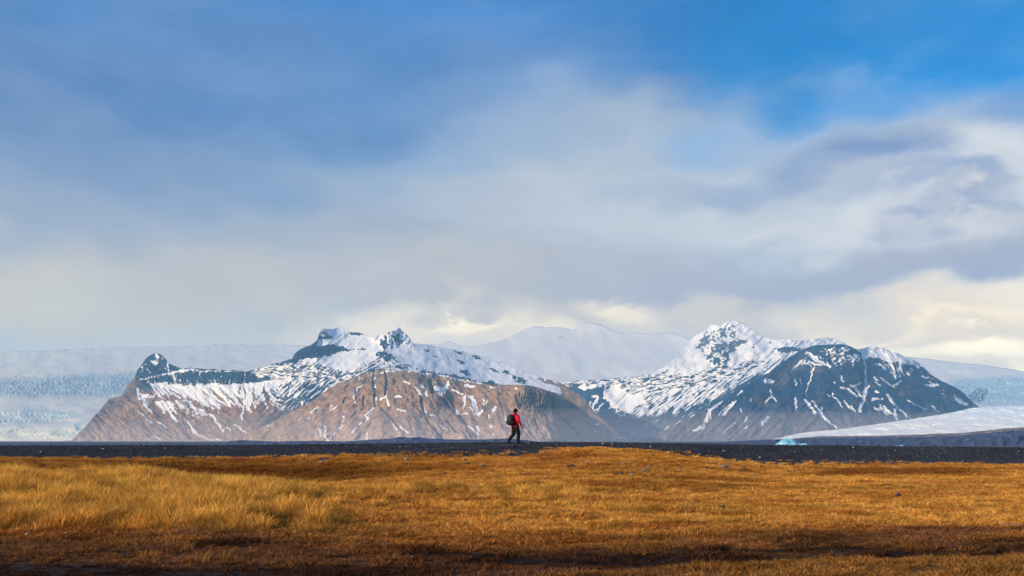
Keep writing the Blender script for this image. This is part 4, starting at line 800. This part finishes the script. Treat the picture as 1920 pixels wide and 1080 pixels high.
def tuft(seed, n, spread, lean, width, hvar):
    g = np.random.default_rng(seed); V = []; Fc = []; A = []
    for i in range(n):
        a = g.random() * 6.283; r = spread * math.sqrt(g.random()); bx_, by_ = r * math.cos(a), r * math.sin(a)
        h = 1 - hvar * g.random(); la = a + g.normal() * .8; le = lean * (.3 + g.random()) * h; w = width * (.6 + .8 * g.random()); fa = g.random() * 3.1416
        wx, wy = math.cos(fa) * w / 2, math.sin(fa) * w / 2; b0 = len(V); br = .6 + .8 * g.random()
        for tt_, ww in ((0, 1), (.55, .8)):
            cx = bx_ + math.cos(la) * le * tt_ ** 2; cy = by_ + math.sin(la) * le * tt_ ** 2; cz = h * (tt_ - .12 * tt_ * tt_) - .04 * (tt_ == 0)
            V += [(cx - wx * ww, cy - wy * ww, cz), (cx + wx * ww, cy + wy * ww, cz)]
        V.append((bx_ + math.cos(la) * le, by_ + math.sin(la) * le, h * .86))
        Fc += [(b0, b0 + 1, b0 + 3), (b0, b0 + 3, b0 + 2), (b0 + 2, b0 + 3, b0 + 4)]; A += [br * .75] * 2 + [br] * 3
    return shape_only(mesh_obj('grass_tuft', V, Fc, mgr, smooth_=False, attrs={'blade': ('FLOAT', A)}))
tufts_s = [tuft(i, 44, .9, .9, .085, .6) for i in range(8)]           # low: unit height is about .1 m
tufts_t = [tuft(40 + i, 34, .34, .5, .026, .5) for i in range(8)]     # tall: unit height is about .5 m
npt = 190000
yy_ = np.sqrt(rng.random(npt) * (45.5 ** 2 - 8 ** 2) + 8 ** 2); xx_ = (rng.random(npt) * 2 - 1) * (yy_ * .66 + 2)
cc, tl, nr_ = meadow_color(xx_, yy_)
keep = (yy_ < grass_edge(xx_) + rng.normal(size=npt) * .35 + (rng.random(npt) > .86) * rng.random(npt) ** 2 * 2.5) & (rng.random(npt) > nr_ * .35)
xx_, yy_, cc, tl, nr_ = xx_[keep], yy_[keep], cc[keep], tl[keep], nr_[keep]; npt = len(xx_)
zz_ = ground_z(xx_, yy_) + ditch(xx_, yy_)
hh = (.065 + .055 * smooth(-.3, .5, fbm(xx_ / .9, yy_ / .9, 4, 3)) + .05 * np.clip(tl, 0, 1)) * (.7 + .6 * rng.random(npt)) * (1 - .3 * nr_)
rot = np.stack([rng.normal(size=npt) * .12, rng.normal(size=npt) * .12, rng.random(npt) * 6.283], -1)
br = (.62 + 1.05 * rng.random(npt) ** 1.1)[:, None]; hh = hh * (1 - .5 * (cc.sum(-1) < .09))
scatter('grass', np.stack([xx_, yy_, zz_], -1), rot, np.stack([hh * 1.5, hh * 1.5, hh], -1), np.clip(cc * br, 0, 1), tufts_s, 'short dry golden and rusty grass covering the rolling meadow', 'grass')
nt_ = 60000
y2 = np.sqrt(rng.random(nt_) * (32 ** 2 - 12 ** 2) + 12 ** 2); x2 = (rng.random(nt_) * 2 - 1) * (y2 * .66 + 2)
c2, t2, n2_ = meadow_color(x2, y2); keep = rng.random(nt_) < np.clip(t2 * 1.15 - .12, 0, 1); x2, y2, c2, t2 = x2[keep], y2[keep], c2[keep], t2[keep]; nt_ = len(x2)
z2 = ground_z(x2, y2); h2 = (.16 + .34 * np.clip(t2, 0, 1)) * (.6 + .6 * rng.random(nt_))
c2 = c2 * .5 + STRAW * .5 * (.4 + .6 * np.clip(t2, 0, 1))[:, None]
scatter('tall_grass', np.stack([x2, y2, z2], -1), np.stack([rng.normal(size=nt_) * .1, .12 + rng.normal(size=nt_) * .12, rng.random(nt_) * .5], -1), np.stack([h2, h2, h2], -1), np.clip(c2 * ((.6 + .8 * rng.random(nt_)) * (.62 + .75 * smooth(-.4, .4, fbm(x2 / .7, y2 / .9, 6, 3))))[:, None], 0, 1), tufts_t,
        'tall straw-coloured grass standing on the left mound', 'grass')

# thin puddles in the grass
for px_, py_, w_, lab in ((1272, 993, 62, 'thin puddle shining between dark wet tufts right of the middle'), (1890, 990, 70, 'thin puddle near the right edge above the dark ditch'), (1880, 1031, 95, 'long thin puddle lying in the dark ditch at the right edge')):
    dd_ = 2890 / (py_ - 826); xc_ = (px_ - 960) / F * dd_; rx_ = w_ / 2 / F * dd_
    zc_ = float((ground_z(np.array([xc_]), np.array([dd_])) + ditch(np.array([xc_]), np.array([dd_])))[0]) + .055
    a_ = np.linspace(0, 2 * np.pi, 40, endpoint=False); rr_ = 1 + .25 * np.sin(3 * a_ + px_) + .15 * np.sin(5 * a_)
    pv = [(xc_, dd_, zc_)] + [(xc_ + rx_ * rr_[i] * math.cos(t_), dd_ + .16 * rr_[i] * math.sin(t_), zc_) for i, t_ in enumerate(a_)]
    tag(mesh_obj('puddle', pv, [(0, 1 + i, 1 + (i + 1) % 40) for i in range(40)], mw), lab, 'puddle', kind='structure')

# rocks: deformed balls with facets
def rock_mesh(name, seed, mat, sub=2, flat=.6, amp=.35):
    bm = bmesh.new(); bmesh.ops.create_icosphere(bm, subdivisions=sub, radius=.5); g = np.random.default_rng(seed)
    pl = [(Vector(g.normal(size=3)).normalized(), .3 + .17 * g.random()) for _ in range(9)]
    off = g.random(3) * 9
    for v in bm.verts:
        c = v.co.copy()
        for nrm, d in pl:
            k = c.dot(nrm)
            if k > d: c -= nrm * (k - d) * .9
        c *= 1 + amp * .25 * math.sin(7 * c.x + off[0]) * math.cos(8 * c.y + off[1]) + .05 * g.normal() * (sub > 1) * .5
        c.z *= flat; v.co = c
    me = bpy.data.meshes.new(name); bm.to_mesh(me); bm.free(); me.materials.append(mat)
    return me
M_STONE = [simple_mat('basalt', (.045, .045, .055), .85, .5, 5, .6, .3, .03), simple_mat('lichen_stone', (.17, .165, .16), .9, .5, 6, .6, .2, .03), simple_mat('pale_stone', (.27, .26, .27), .85, .35, 6, .5, .2, .02)]
mpb = bpy.data.materials.new('pebble'); mpb.use_nodes = True; t = mpb.node_tree; bs = t.nodes['Principled BSDF']; at = t.nodes.new('ShaderNodeAttribute'); at.attribute_type = 'INSTANCER'; at.attribute_name = 'tint'
t.links.new(at.outputs['Color'], bs.inputs['Base Color']); bs.inputs['Roughness'].default_value = .7; bs.inputs['Specular IOR Level'].default_value = .35
pebs = []
for i in range(6):
    me = rock_mesh('pebble_shape', 90 + i, mpb, 1, .6, .2); pebs.append(bpy.data.objects.new('pebble_shape', me))
npb = 60000
yp = 41.5 + rng.random(npb) ** .8 * 9.5; xp = (rng.random(npb) * 2 - 1) * (yp * .66 + 2)
kp = (yp > grass_edge(xp) - .25 + rng.normal(size=npb) * .5); xp, yp = xp[kp], yp[kp]; npb = len(xp)
zp = ground_z(xp, yp); sp = .035 + .05 * rng.random(npb) ** 3 + .10 * (rng.random(npb) > .99)
v = rng.random(npb); lum = (.014 + .05 * v ** 2 + .08 * (v > .988)) * np.clip(1 + .5 * fbm(xp / 4, yp / 1.0, 2, 5) + .35 * smooth(8, 20, xp), .3, 2); tp = np.stack([lum * .95, lum * 1.03, lum * 1.25], -1); tp[rng.random(npb) > .9] *= np.array((1.4, 1.0, .75))
scatter('gravel', np.stack([xp, yp, zp], -1), rng.random((npb, 3)) * 6.28, np.stack([sp * 1.2, sp, sp], -1), tp, pebs, 'loose dark gravel and pebbles covering the bank behind the grass', 'gravel')

# ------------------------------------------------------------------ individual stones
def ray_to_ground(px, py):
    d = np.linspace(9, 48.4, 1600); x = (px - 960) / F * d; zr = EYE - (py - HZ) / F * d; zg = ground_z(x, d, False)
    hit = np.nonzero(zr <= zg)[0]
    i = hit[0] if len(hit) else -1
    return float(x[i]), float(d[i])
STONES = [  # px, py, width px, height px, kind, label
    (1684, 936, 9, 7, 0, 'largest dark boulder standing alone on the open grass at right'),
    (1354, 957, 10, 5, 0, 'dark flat stone alone on the grass right of the middle'),
    (1773, 985, 6, 3, 0, 'small black stone lowest and nearest on the right-hand grass'),
    (1668, 914, 6, 3, 0, 'black stone beside its twin above the largest right boulder'),
    (1662, 914, 6, 3, 0, 'left one of the two touching black stones at right'),
    (1688, 915, 6, 3, 0, 'black stone right of the touching pair on the grass'),
    (1661, 907, 6, 2.5, 2, 'pale stone behind the touching pair of black stones'),
    (1700, 908, 6, 2.5, 2, 'pale flat stone farthest right of the small cluster'),
    (1713, 934, 3.5, 2.5, 1, 'tiny grey stone just right of the largest boulder'),
    (1737, 937, 4, 2.5, 1, 'tiny grey stone second right of the largest boulder'),
    (1856, 933, 4, 2.5, 0, 'small dark stone left of another near the right edge'),
    (1895, 934, 4.5, 2.5, 0, 'small dark stone nearest the right edge of the meadow'),
    (1395, 883, 9, 4, 0, 'black rounded stone in the belt of stones under the gravel'),
    (1358, 880, 16, 5, 1, 'broad low grey stone left of the black rounded one'),
    (1325, 882, 8, 4, 0, 'dark stone left of the broad low grey one'),
    (1210, 887, 11, 5, 1, 'flat grey stone in the middle of the stone belt'),
    (1165, 892, 9, 4.5, 0, 'dark brown lumpy stone left of the flat grey one'),
    (1185, 895, 8, 2.5, 2, 'thin pale stone just below the flat grey one'),
    (1167, 876, 8, 3.5, 1, 'grey stone up the slope above the dark brown lumpy one'),
    (1183, 875, 4, 3, 0, 'tiny dark stone right of the grey one up the slope'),
    (1100, 872, 5, 4, 2, 'pale upright stone on the knoll slope below the gravel'),
    (1070, 879, 16, 5, 0, 'long dark stone sunk in the grass below the knoll'),
    (1024, 898, 8, 3, 2, 'whitish flat stone on the crest below the walker'),
    (1004, 919, 5, 3.5, 1, 'small grey stone low on the dune right of the walker'),
    (989, 891, 10, 3.5, 1, 'grey stone left of the long dark one below the walker'),
    (1218, 877, 7, 3, 1, 'grey stone above the flat grey one in the belt'),
    (1270, 875, 7, 3, 0, 'dark stone between the knoll foot and the gravel edge'),
    (1300, 886, 6, 2.5, 1, 'small grey stone low in the belt right of centre'),
    (1276, 887, 7, 2.5, 1, 'grey flake stone beside the small grey one in the belt'),
    (1427, 878, 7, 3, 0, 'dark stone farthest right in the stone belt'),
    (1411, 895, 6, 2.5, 1, 'small stone lying alone below the right end of the belt'),
    (1382, 868, 6, 3.5, 0, 'dark stone on the gravel edge above the belt'),
    (1407, 871, 5, 3, 0, 'dark small stone on the gravel edge at the right'),
    (1540, 875, 5, 3, 0, 'dark stone on the grass edge right of the iceberg'),
    (1573, 873, 4, 2.5, 0, 'small dark stone on the grass edge farther right of the iceberg'),
    (1772, 874, 4, 3, 0, 'dark stone alone on the far grass edge at right'),
    (835, 891, 7, 3.5, 0, 'dark stone on the slope behind the dune left of the walker'),
    (854, 892, 4, 3, 0, 'small reddish dark stone right of the dark one left of the walker'),
    (923, 888, 5, 3, 0, 'dark stone on the slope just below and left of the walker'),
    (875, 872, 9, 3.5, 0, 'dark long stone on the gravelly slope left of the walker'),
    (870, 865, 7, 3, 2, 'pale stone above the dark long one left of the walker'),
    (762, 864, 8, 3, 2, 'pale flat stone on the far slope left of centre'),
    (903, 877, 12, 4, 1, 'flat grey stone on the slope left below the walker'),
    (605, 865, 20, 3.5, 0, 'long dark stone near the far grass edge at left'),
    (603, 870, 10, 3, 2, 'pale stone just under the long dark one at left'),
    (310, 876, 5, 4, 0, 'single small dark stone on the far left slope'),
    (963, 839, 9, 4, 0, 'dark stone on the gravel just under the walker'),
    (51, 1008, 6, 3, 2, 'white stone chip lying left at the foot of the mound'),
    (124, 1007, 5, 2.5, 2, 'second white chip right of the first at the mound foot'),
]
PALE_GRAVEL = [(1131, 835, 9, 3, 'pale stone on the gravel right of the walker, above the grassy knoll'), (1148, 835.5, 5, 2.5, 'smaller pale stone just right of the one above the grassy knoll'),
               (1220, 840, 6, 2.5, 'pale stone on the gravel where the knoll starts sloping down to the right'), (1357, 848, 8, 3, 'larger pale stone in the middle of the gravel left of the iceberg'),
               (1425, 860, 8, 3, 'pale stone low on the gravel, below and left of the iceberg'), (78, 850, 9, 2.5, 'leftmost pale stone on the gravel bank'),
               (194, 844, 8, 2.5, 'flat pale stone, second from the left on the gravel bank'), (750, 839, 5, 2, 'left one of two pale stones close together, left of the walker'),
               (762, 838.5, 4, 2, 'right one of two pale stones close together, left of the walker'), (1600, 842, 5, 2.5, 'small pale stone on the gravel to the right of the iceberg'),
               (310, 843, 5, 2, 'pale stone, third from the left on the gravel bank'), (1490, 850, 5, 2.5, 'pale stone on the gravel directly below the iceberg'),
               (991, 834, 6, 2.5, "pale stone on the gravel just right of the walker's feet")]
meshes = {(k, i): rock_mesh('stone', 200 + k * 10 + i, M_STONE[k], 3, .62, .35) for k in range(3) for i in range(4)}
def put_stone(px, py, w, h, kind, label, i, group):
    x, d = ray_to_ground(px, py); s = w / F * d; hz_ = h / F * d
    o = bpy.data.objects.new('stone', meshes[(kind, i % 4)]); LINK(o)
    z = float(ground_z(np.array([x]), np.array([d]))[0])
    o.location = (x, d, z + hz_ * .45 + .05); o.scale = (s * 1.05, s * .85, hz_ * 1.6 + .03); o.rotation_euler = (random.uniform(-.12, .12), random.uniform(-.12, .12), random.uniform(0, .5))
    return tag(o, label, 'stone', group)
for i, q in enumerate(STONES): put_stone(q[0], q[1], q[2] * 1.1, q[3] * 1.15, q[4], q[5], i, 'stones scattered over the meadow')
for i, (a, b, w_, h_, lab_) in enumerate(PALE_GRAVEL): put_stone(a, b, w_ * .8, h_ * .7, 2, lab_, i, 'pale stones on the gravel bank')

# ------------------------------------------------------------------ iceberg
mi, ti, bi, oi = new_mat('blue_ice'); K = ti.links.new
tci = ti.nodes.new('ShaderNodeTexCoord'); ni = ti.nodes.new('ShaderNodeTexNoise'); ni.inputs['Scale'].default_value = .5; ni.inputs['Detail'].default_value = 6; K(tci.outputs['Object'], ni.inputs['Vector'])
cri = ti.nodes.new('ShaderNodeValToRGB'); K(ni.outputs['Fac'], cri.inputs[0]); cri.color_ramp.elements[0].position = .38; cri.color_ramp.elements[0].color = (.07, .34, .50, 1); cri.color_ramp.elements[1].position = .64; cri.color_ramp.elements[1].color = (.34, .60, .76, 1)
K(cri.outputs[0], bi.inputs['Base Color']); bi.inputs['Roughness'].default_value = .35; bi.inputs['Specular IOR Level'].default_value = .4
bpi = ti.nodes.new('ShaderNodeBump'); bpi.inputs['Distance'].default_value = .5; bpi.inputs['Strength'].default_value = .6; K(ni.outputs['Fac'], bpi.inputs['Height']); K(bpi.outputs[0], bi.inputs['Normal'])
def ice_block(prof, D, depth, name, label, seed, zb=-6.4, parent=None):
    xs = np.array([p[0] for p in prof], float); ys = np.array([p[1] for p in prof], float); nc = 60; px = np.linspace(xs[0], xs[-1], nc); top = np.interp(px, xs, ys)
    zt = (HZ - top) / F * D + EYE; nrw = 26; rows = []
    for i in range(nrw):
        u = i / (nrw - 1) * 2 - 1; k = max(0.0, 1 - abs(u) ** 2.4); yv = D + u * depth
        z = zb + (zt - zb) * k ** .7 * (1 + .10 * fbm(px / 9, px * 0 + u * 2 + seed, seed, 3) * (abs(u) > .05))
        rows.append(np.stack([(px - 960) / F * D * (1 - .0 * abs(u)) + fbm(px / 14, px * 0 + u * 3, seed + 2, 3) * .5, np.full(nc, yv), np.minimum(z, zt)], -1))
    V = np.stack(rows); V[:, 0, 2] = zb; V[:, -1, 2] = zb
    o = mesh_obj(name, V.reshape(-1, 3), grid_faces(nrw, nc), mi, smooth_=False)
    if label: tag(o, label, 'iceberg')
    return o
ice_block([(1450, 838), (1456, 833), (1462, 829), (1468, 825), (1472, 822.5), (1478, 822), (1484, 823), (1489, 825.5), (1494, 829), (1495, 831), (1497, 832), (1498, 838)], 330, 7, 'iceberg', 'pale blue iceberg showing its top over the gravel bank', 1)
ice_block([(1495, 838), (1498, 833.5), (1503, 831.8), (1509, 831.4), (1512, 833.5), (1514, 838)], 345, 4, 'iceberg', 'low white ice floe just right of the blue iceberg', 5)
ice_block([(1682, 840), (1684, 836), (1690, 834.6), (1693, 836.5), (1695, 840)], 360, 4, 'iceberg', 'small ice block far right of the iceberg, above the gravel', 7)

# ------------------------------------------------------------------ walker
M_JACK = simple_mat('red_jacket', (.56, .009, .028), .65, .2, 30, .4, .2, .01)
M_TROU = simple_mat('black_trousers', (.012, .012, .016), .85, .3, 30, .4, .15, .01)
M_BOOT = simple_mat('dark_boots', (.010, .010, .012), .6, .2, 30, .2, .3, .005)
M_HAT = simple_mat('black_wool', (.010, .010, .013), .95, .3, 90, .6, .1, .006)
M_SKIN = simple_mat('skin', (.42, .24, .17), .55, .1, 30, .1, .3, .002)
M_PACK = simple_mat('black_nylon', (.010, .012, .022), .6, .3, 40, .4, .3, .01)
M_STRAP = simple_mat('grey_webbing', (.10, .10, .12), .8, .2, 60, .2, .2, .003)
M_HAIR = simple_mat('dark_hair', (.03, .018, .012), .7, .3, 60, .4, .3, .004)
def tube(bm, pts, rad, seg=14):
    """pts: centres, rad: (rx, ry) pairs or floats; closed ends"""
    P = [Vector(p) for p in pts]; rings = []
    up0 = Vector((0, 1, 0))
    for i, p in enumerate(P):
        d = (P[min(i + 1, len(P) - 1)] - P[max(i - 1, 0)]).normalized()
        a = up0 - d * up0.dot(d)
        if a.length < .2: a = Vector((1, 0, 0)) - d * d.x
        a.normalize(); b = d.cross(a); r = rad[i]; rx, ry = (r, r) if isinstance(r, (int, float)) else r
        rings.append([bm.verts.new(p + a * (rx * math.cos(2 * math.pi * k / seg)) + b * (ry * math.sin(2 * math.pi * k / seg))) for k in range(seg)])
    for r0, r1 in zip(rings[:-1], rings[1:]):
        for k in range(seg): bm.faces.new((r0[k], r0[(k + 1) % seg], r1[(k + 1) % seg], r1[k]))
    bm.faces.new(rings[0][::-1]); bm.faces.new(rings[-1])
def ball(bm, c, r, sub=2):
    rs = (r, r, r) if isinstance(r, (int, float)) else r
    bmesh.ops.create_icosphere(bm, subdivisions=sub, radius=1.0, matrix=Matrix.Translation(c) @ Matrix.Diagonal((*rs, 1)))
def fuse(name, bm, mat, parent, voxel=.014, sm=4):
    bmesh.ops.recalc_face_normals(bm, faces=bm.faces)
    me = bpy.data.meshes.new(name); bm.to_mesh(me); bm.free()
    o = bpy.data.objects.new(name, me); LINK(o)
    md = o.modifiers.new('r', 'REMESH'); md.mode = 'VOXEL'; md.voxel_size = voxel; md.use_smooth_shade = True
    if sm: s_ = o.modifiers.new('s', 'SMOOTH'); s_.iterations = sm; s_.factor = .5
    dg = bpy.context.evaluated_depsgraph_get(); me2 = bpy.data.meshes.new_from_object(o.evaluated_get(dg)); o.modifiers.clear(); o.data = me2
    me2.materials.clear(); me2.materials.append(mat)
    for p in me2.polygons: p.use_smooth = True
    if parent: o.parent = parent
    return o
# local frame: faces +X, his right side is -Y, feet on z = 0
hipL, hipR = (0, .095, .93), (0, -.095, .93)
kneeF, ankF, toeF = (.13, -.09, .50), (.10, -.085, .09), (.26, -.09, .04)         # right leg forward, carrying
kneeB, ankB, toeB = (-.02, .10, .50), (-.30, .11, .16), (-.20, .115, .03)        # left leg trailing, heel lifted
wx, wd = ground_z(np.array([0.0]), np.array([47.6])), 47.6
WX = (966 - 960) / F * 47.6; WZ = float(ground_z(np.array([WX]), np.array([47.6]))[0])
person = bpy.data.objects.new('person', None); LINK(person); person.location = (WX, 47.6, WZ - .005); person.rotation_euler = (0, 0, R(34)); person.scale = (1.12, 1.12, 1.0)
tag(person, 'person in a red jacket and black cap walking away along the gravel bank', 'person')
bm = bmesh.new()
shR, shL = (.0, -.19, 1.47), (.0, .19, 1.47); elR, wrR = (.02, -.27, 1.17), (.17, -.27, .93); elL, wrL = (-.10, .27, 1.19), (-.02, .28, .94)
tube(bm, [(-.005, 0, .90), (0, 0, 1.0), (.01, 0, 1.15), (0, 0, 1.33), (-.01, 0, 1.45), (0, 0, 1.52)], [(.16, .11), (.155, .11), (.14, .10), (.17, .12), (.16, .10), (.07, .07)])
tube(bm, [(0, 0, 1.47), (.015, 0, 1.56), (.03, 0, 1.62)], [.065, .056, .055])
ball(bm, (.035, 0, 1.70), (.098, .076, .118)); ball(bm, (.075, 0, 1.655), (.055, .05, .05)); ball(bm, (.133, 0, 1.69), (.016, .012, .022)); ball(bm, (.03, .078, 1.69), (.018, .012, .03)); ball(bm, (.03, -.078, 1.69), (.018, .012, .03))
for s_, e_, w_ in ((shR, elR, wrR), (shL, elL, wrL)):
    tube(bm, [(0, s_[1] * .6, 1.46), s_, e_, w_], [.055, .058, .042, .028])
for h_, k_, a_, t_ in ((hipR, kneeF, ankF, toeF), (hipL, kneeB, ankB, toeB)):
    tube(bm, [h_, tuple((np.array(h_) + np.array(k_)) / 2), k_, tuple((np.array(k_) * .6 + np.array(a_) * .4)), a_], [.095, .085, .06, .058, .04]); tube(bm, [a_, t_], [.045, .035])
for w_, e_ in ((wrR, elR), (wrL, elL)):
    w_ = Vector(w_); dr = (w_ - Vector(e_)).normalized(); dr = (dr + Vector((0, 0, -.6))).normalized(); p = w_ + dr * .06
    tube(bm, [w_, p, w_ + dr * .105], [(.024, .03), (.018, .042), (.016, .04)])
    sd_ = Vector((1, 0, 0)) - dr * dr.x; sd_.normalize()
    for q, (off, ln) in enumerate(((-.033, .058), (-.011, .070), (.011, .074), (.033, .066))):
        b0 = w_ + dr * .095 + sd_ * off; k1 = b0 + dr * ln * .5; k2 = k1 + (dr * .75 + Vector((.0, .35 * (1 if w_.y < 0 else -1), 0))) * ln * .5
        tube(bm, [b0, k1, k2], [.0125, .0115, .009], 8)
    tb = w_ + dr * .035 + sd_ * .03; tube(bm, [tb, tb + sd_ * .03 + dr * .03, tb + sd_ * .035 + dr * .065], [.014, .013, .010], 8)
fuse('body', bm, M_SKIN, person, .0085, 2)
for sy in (.03, -.03):
    eb = bmesh.new(); ball(eb, (.117, sy, 1.715), (.012, .014, .009), 1)
    me = bpy.data.meshes.new('eye'); eb.to_mesh(me); eb.free(); me.materials.append(M_HAT); o = bpy.data.objects.new('eye', me); LINK(o); o.parent = person
bm = bmesh.new()
tube(bm, [(-.01, 0, .86), (0, 0, .92), (0, 0, 1.04), (.01, 0, 1.18), (0, 0, 1.34), (-.01, 0, 1.46), (0, 0, 1.54)], [(.205, .155), (.20, .15), (.175, .135), (.175, .13), (.205, .145), (.19, .125), (.09, .09)], 18)
for s_, e_, w_ in ((shR, elR, wrR), (shL, elL, wrL)):
    s_, e_, w_ = Vector(s_), Vector(e_), Vector(w_)
    tube(bm, [(0, s_.y * .5, 1.45), s_ + Vector((0, 0, .0)), (s_ + e_) / 2, e_, (e_ + w_) / 2, w_ + (w_ - e_).normalized() * .01], [.075, .085, .074, .066, .058, .05])
tube(bm, [(-.02, 0, 1.49), (-.015, 0, 1.55), (.0, 0, 1.60)], [(.115, .11), (.105, .105), (.085, .09)]); ball(bm, (-.075, 0, 1.52), (.07, .10, .065))
jk = fuse('jacket', bm, M_JACK, person, .013, 4)
bm = bmesh.new()
tube(bm, [(0, 0, 1.0), (-.005, 0, .90), (0, 0, .84)], [(.165, .13), (.175, .135), (.15, .10)])
for h_, k_, a_ in ((hipR, kneeF, ankF), (hipL, kneeB, ankB)):
    h_, k_, a_ = Vector(h_), Vector(k_), Vector(a_)
    tube(bm, [h_ + Vector((0, 0, .02)), h_ * .5 + k_ * .5, k_, k_ * .5 + a_ * .5, a_ + (a_ - k_).normalized() * .01], [.118, .112, .094, .088, .080])
fuse('trousers', bm, M_TROU, person, .013, 3)
for a_, t_ in ((ankF, toeF), (ankB, toeB)):
    bm = bmesh.new(); a_, t_ = Vector(a_), Vector(t_); d = (t_ - a_).normalized()
    tube(bm, [a_ + Vector((0, 0, .06)), a_], [.055, .058]); heel = a_ - Vector((d.x, d.y, 0)).normalized() * .04 + Vector((0, 0, -.045))
    tube(bm, [heel, a_ * .5 + t_ * .5 + Vector((0, 0, -.005)), t_], [.048, .052, .038])
    b_ = fuse('boot', bm, M_BOOT, person, .009, 2)
bm = bmesh.new(); ball(bm, (.02, 0, 1.735), (.112, .094, .112), 3); ball(bm, (-.035, 0, 1.68), (.065, .085, .085)); tube(bm, [(.0, 0, 1.665), (.0, 0, 1.70)], [(.098, .09), (.10, .095)])
fuse('cap', bm, M_HAT, person, .01, 2)
bm = bmesh.new(); ball(bm, (-.045, 0, 1.625), (.05, .07, .06)); fuse('hair', bm, M_HAIR, person, .01, 1)
# backpack, carried: a thing of its own
pack = bpy.data.objects.new('backpack', None); LINK(pack); pack.location = person.location; pack.rotation_euler = person.rotation_euler; pack.scale = person.scale
tag(pack, "black hiking backpack on the walker's back", 'backpack')
bm = bmesh.new(); tube(bm, [(-.25, 0, .97), (-.27, 0, 1.02), (-.29, 0, 1.15), (-.28, 0, 1.32), (-.25, 0, 1.43), (-.23, 0, 1.47)], [(.13, .09), (.165, .13), (.175, .14), (.165, .125), (.14, .10), (.09, .06)], 18)
fuse('main_bag', bm, M_PACK, pack, .013, 3)
bm = bmesh.new(); tube(bm, [(-.24, 0, 1.40), (-.24, 0, 1.45), (-.22, 0, 1.51)], [(.155, .12), (.15, .12), (.10, .07)], 16); fuse('lid', bm, M_PACK, pack, .012, 3)
bm = bmesh.new(); tube(bm, [(-.41, 0, 1.05), (-.42, 0, 1.13), (-.40, 0, 1.24)], [(.10, .04), (.12, .05), (.09, .035)], 14); fuse('front_pocket', bm, M_PACK, pack, .012, 3)
for sy in (-1, 1):
    bm = bmesh.new(); tube(bm, [(-.24, sy * .16, 1.0), (-.25, sy * .185, 1.08), (-.25, sy * .17, 1.17)], [(.03, .07), (.035, .08), (.02, .05)], 10); fuse('side_pocket', bm, M_PACK, pack, .010, 2)
    bm = bmesh.new(); tube(bm, [(-.17, sy * .09, 1.43), (-.08, sy * .11, 1.535), (.04, sy * .13, 1.535), (.14, sy * .13, 1.42), (.15, sy * .15, 1.25), (.05, sy * .20, 1.10), (-.15, sy * .17, 1.05)], [(.03, .014)] * 7, 8); fuse('shoulder_strap', bm, M_PACK, pack, .009, 1)
    bm = bmesh.new(); tube(bm, [(-.30, sy * .12, .95), (-.31, sy * .125, .88), (-.30, sy * .12, .80)], [(.009, .006)] * 3, 6); fuse('hanging_strap', bm, M_STRAP, pack, .005, 0)
bm = bmesh.new(); tube(bm, [(-.19, -.14, 1.0), (-.06, -.19, 1.01), (.08, -.16, 1.0), (.16, 0, .99), (.08, .16, 1.0), (-.06, .19, 1.01), (-.19, .14, 1.0)], [(.012, .03)] * 7, 8); fuse('hip_belt', bm, M_PACK, pack, .010, 1)
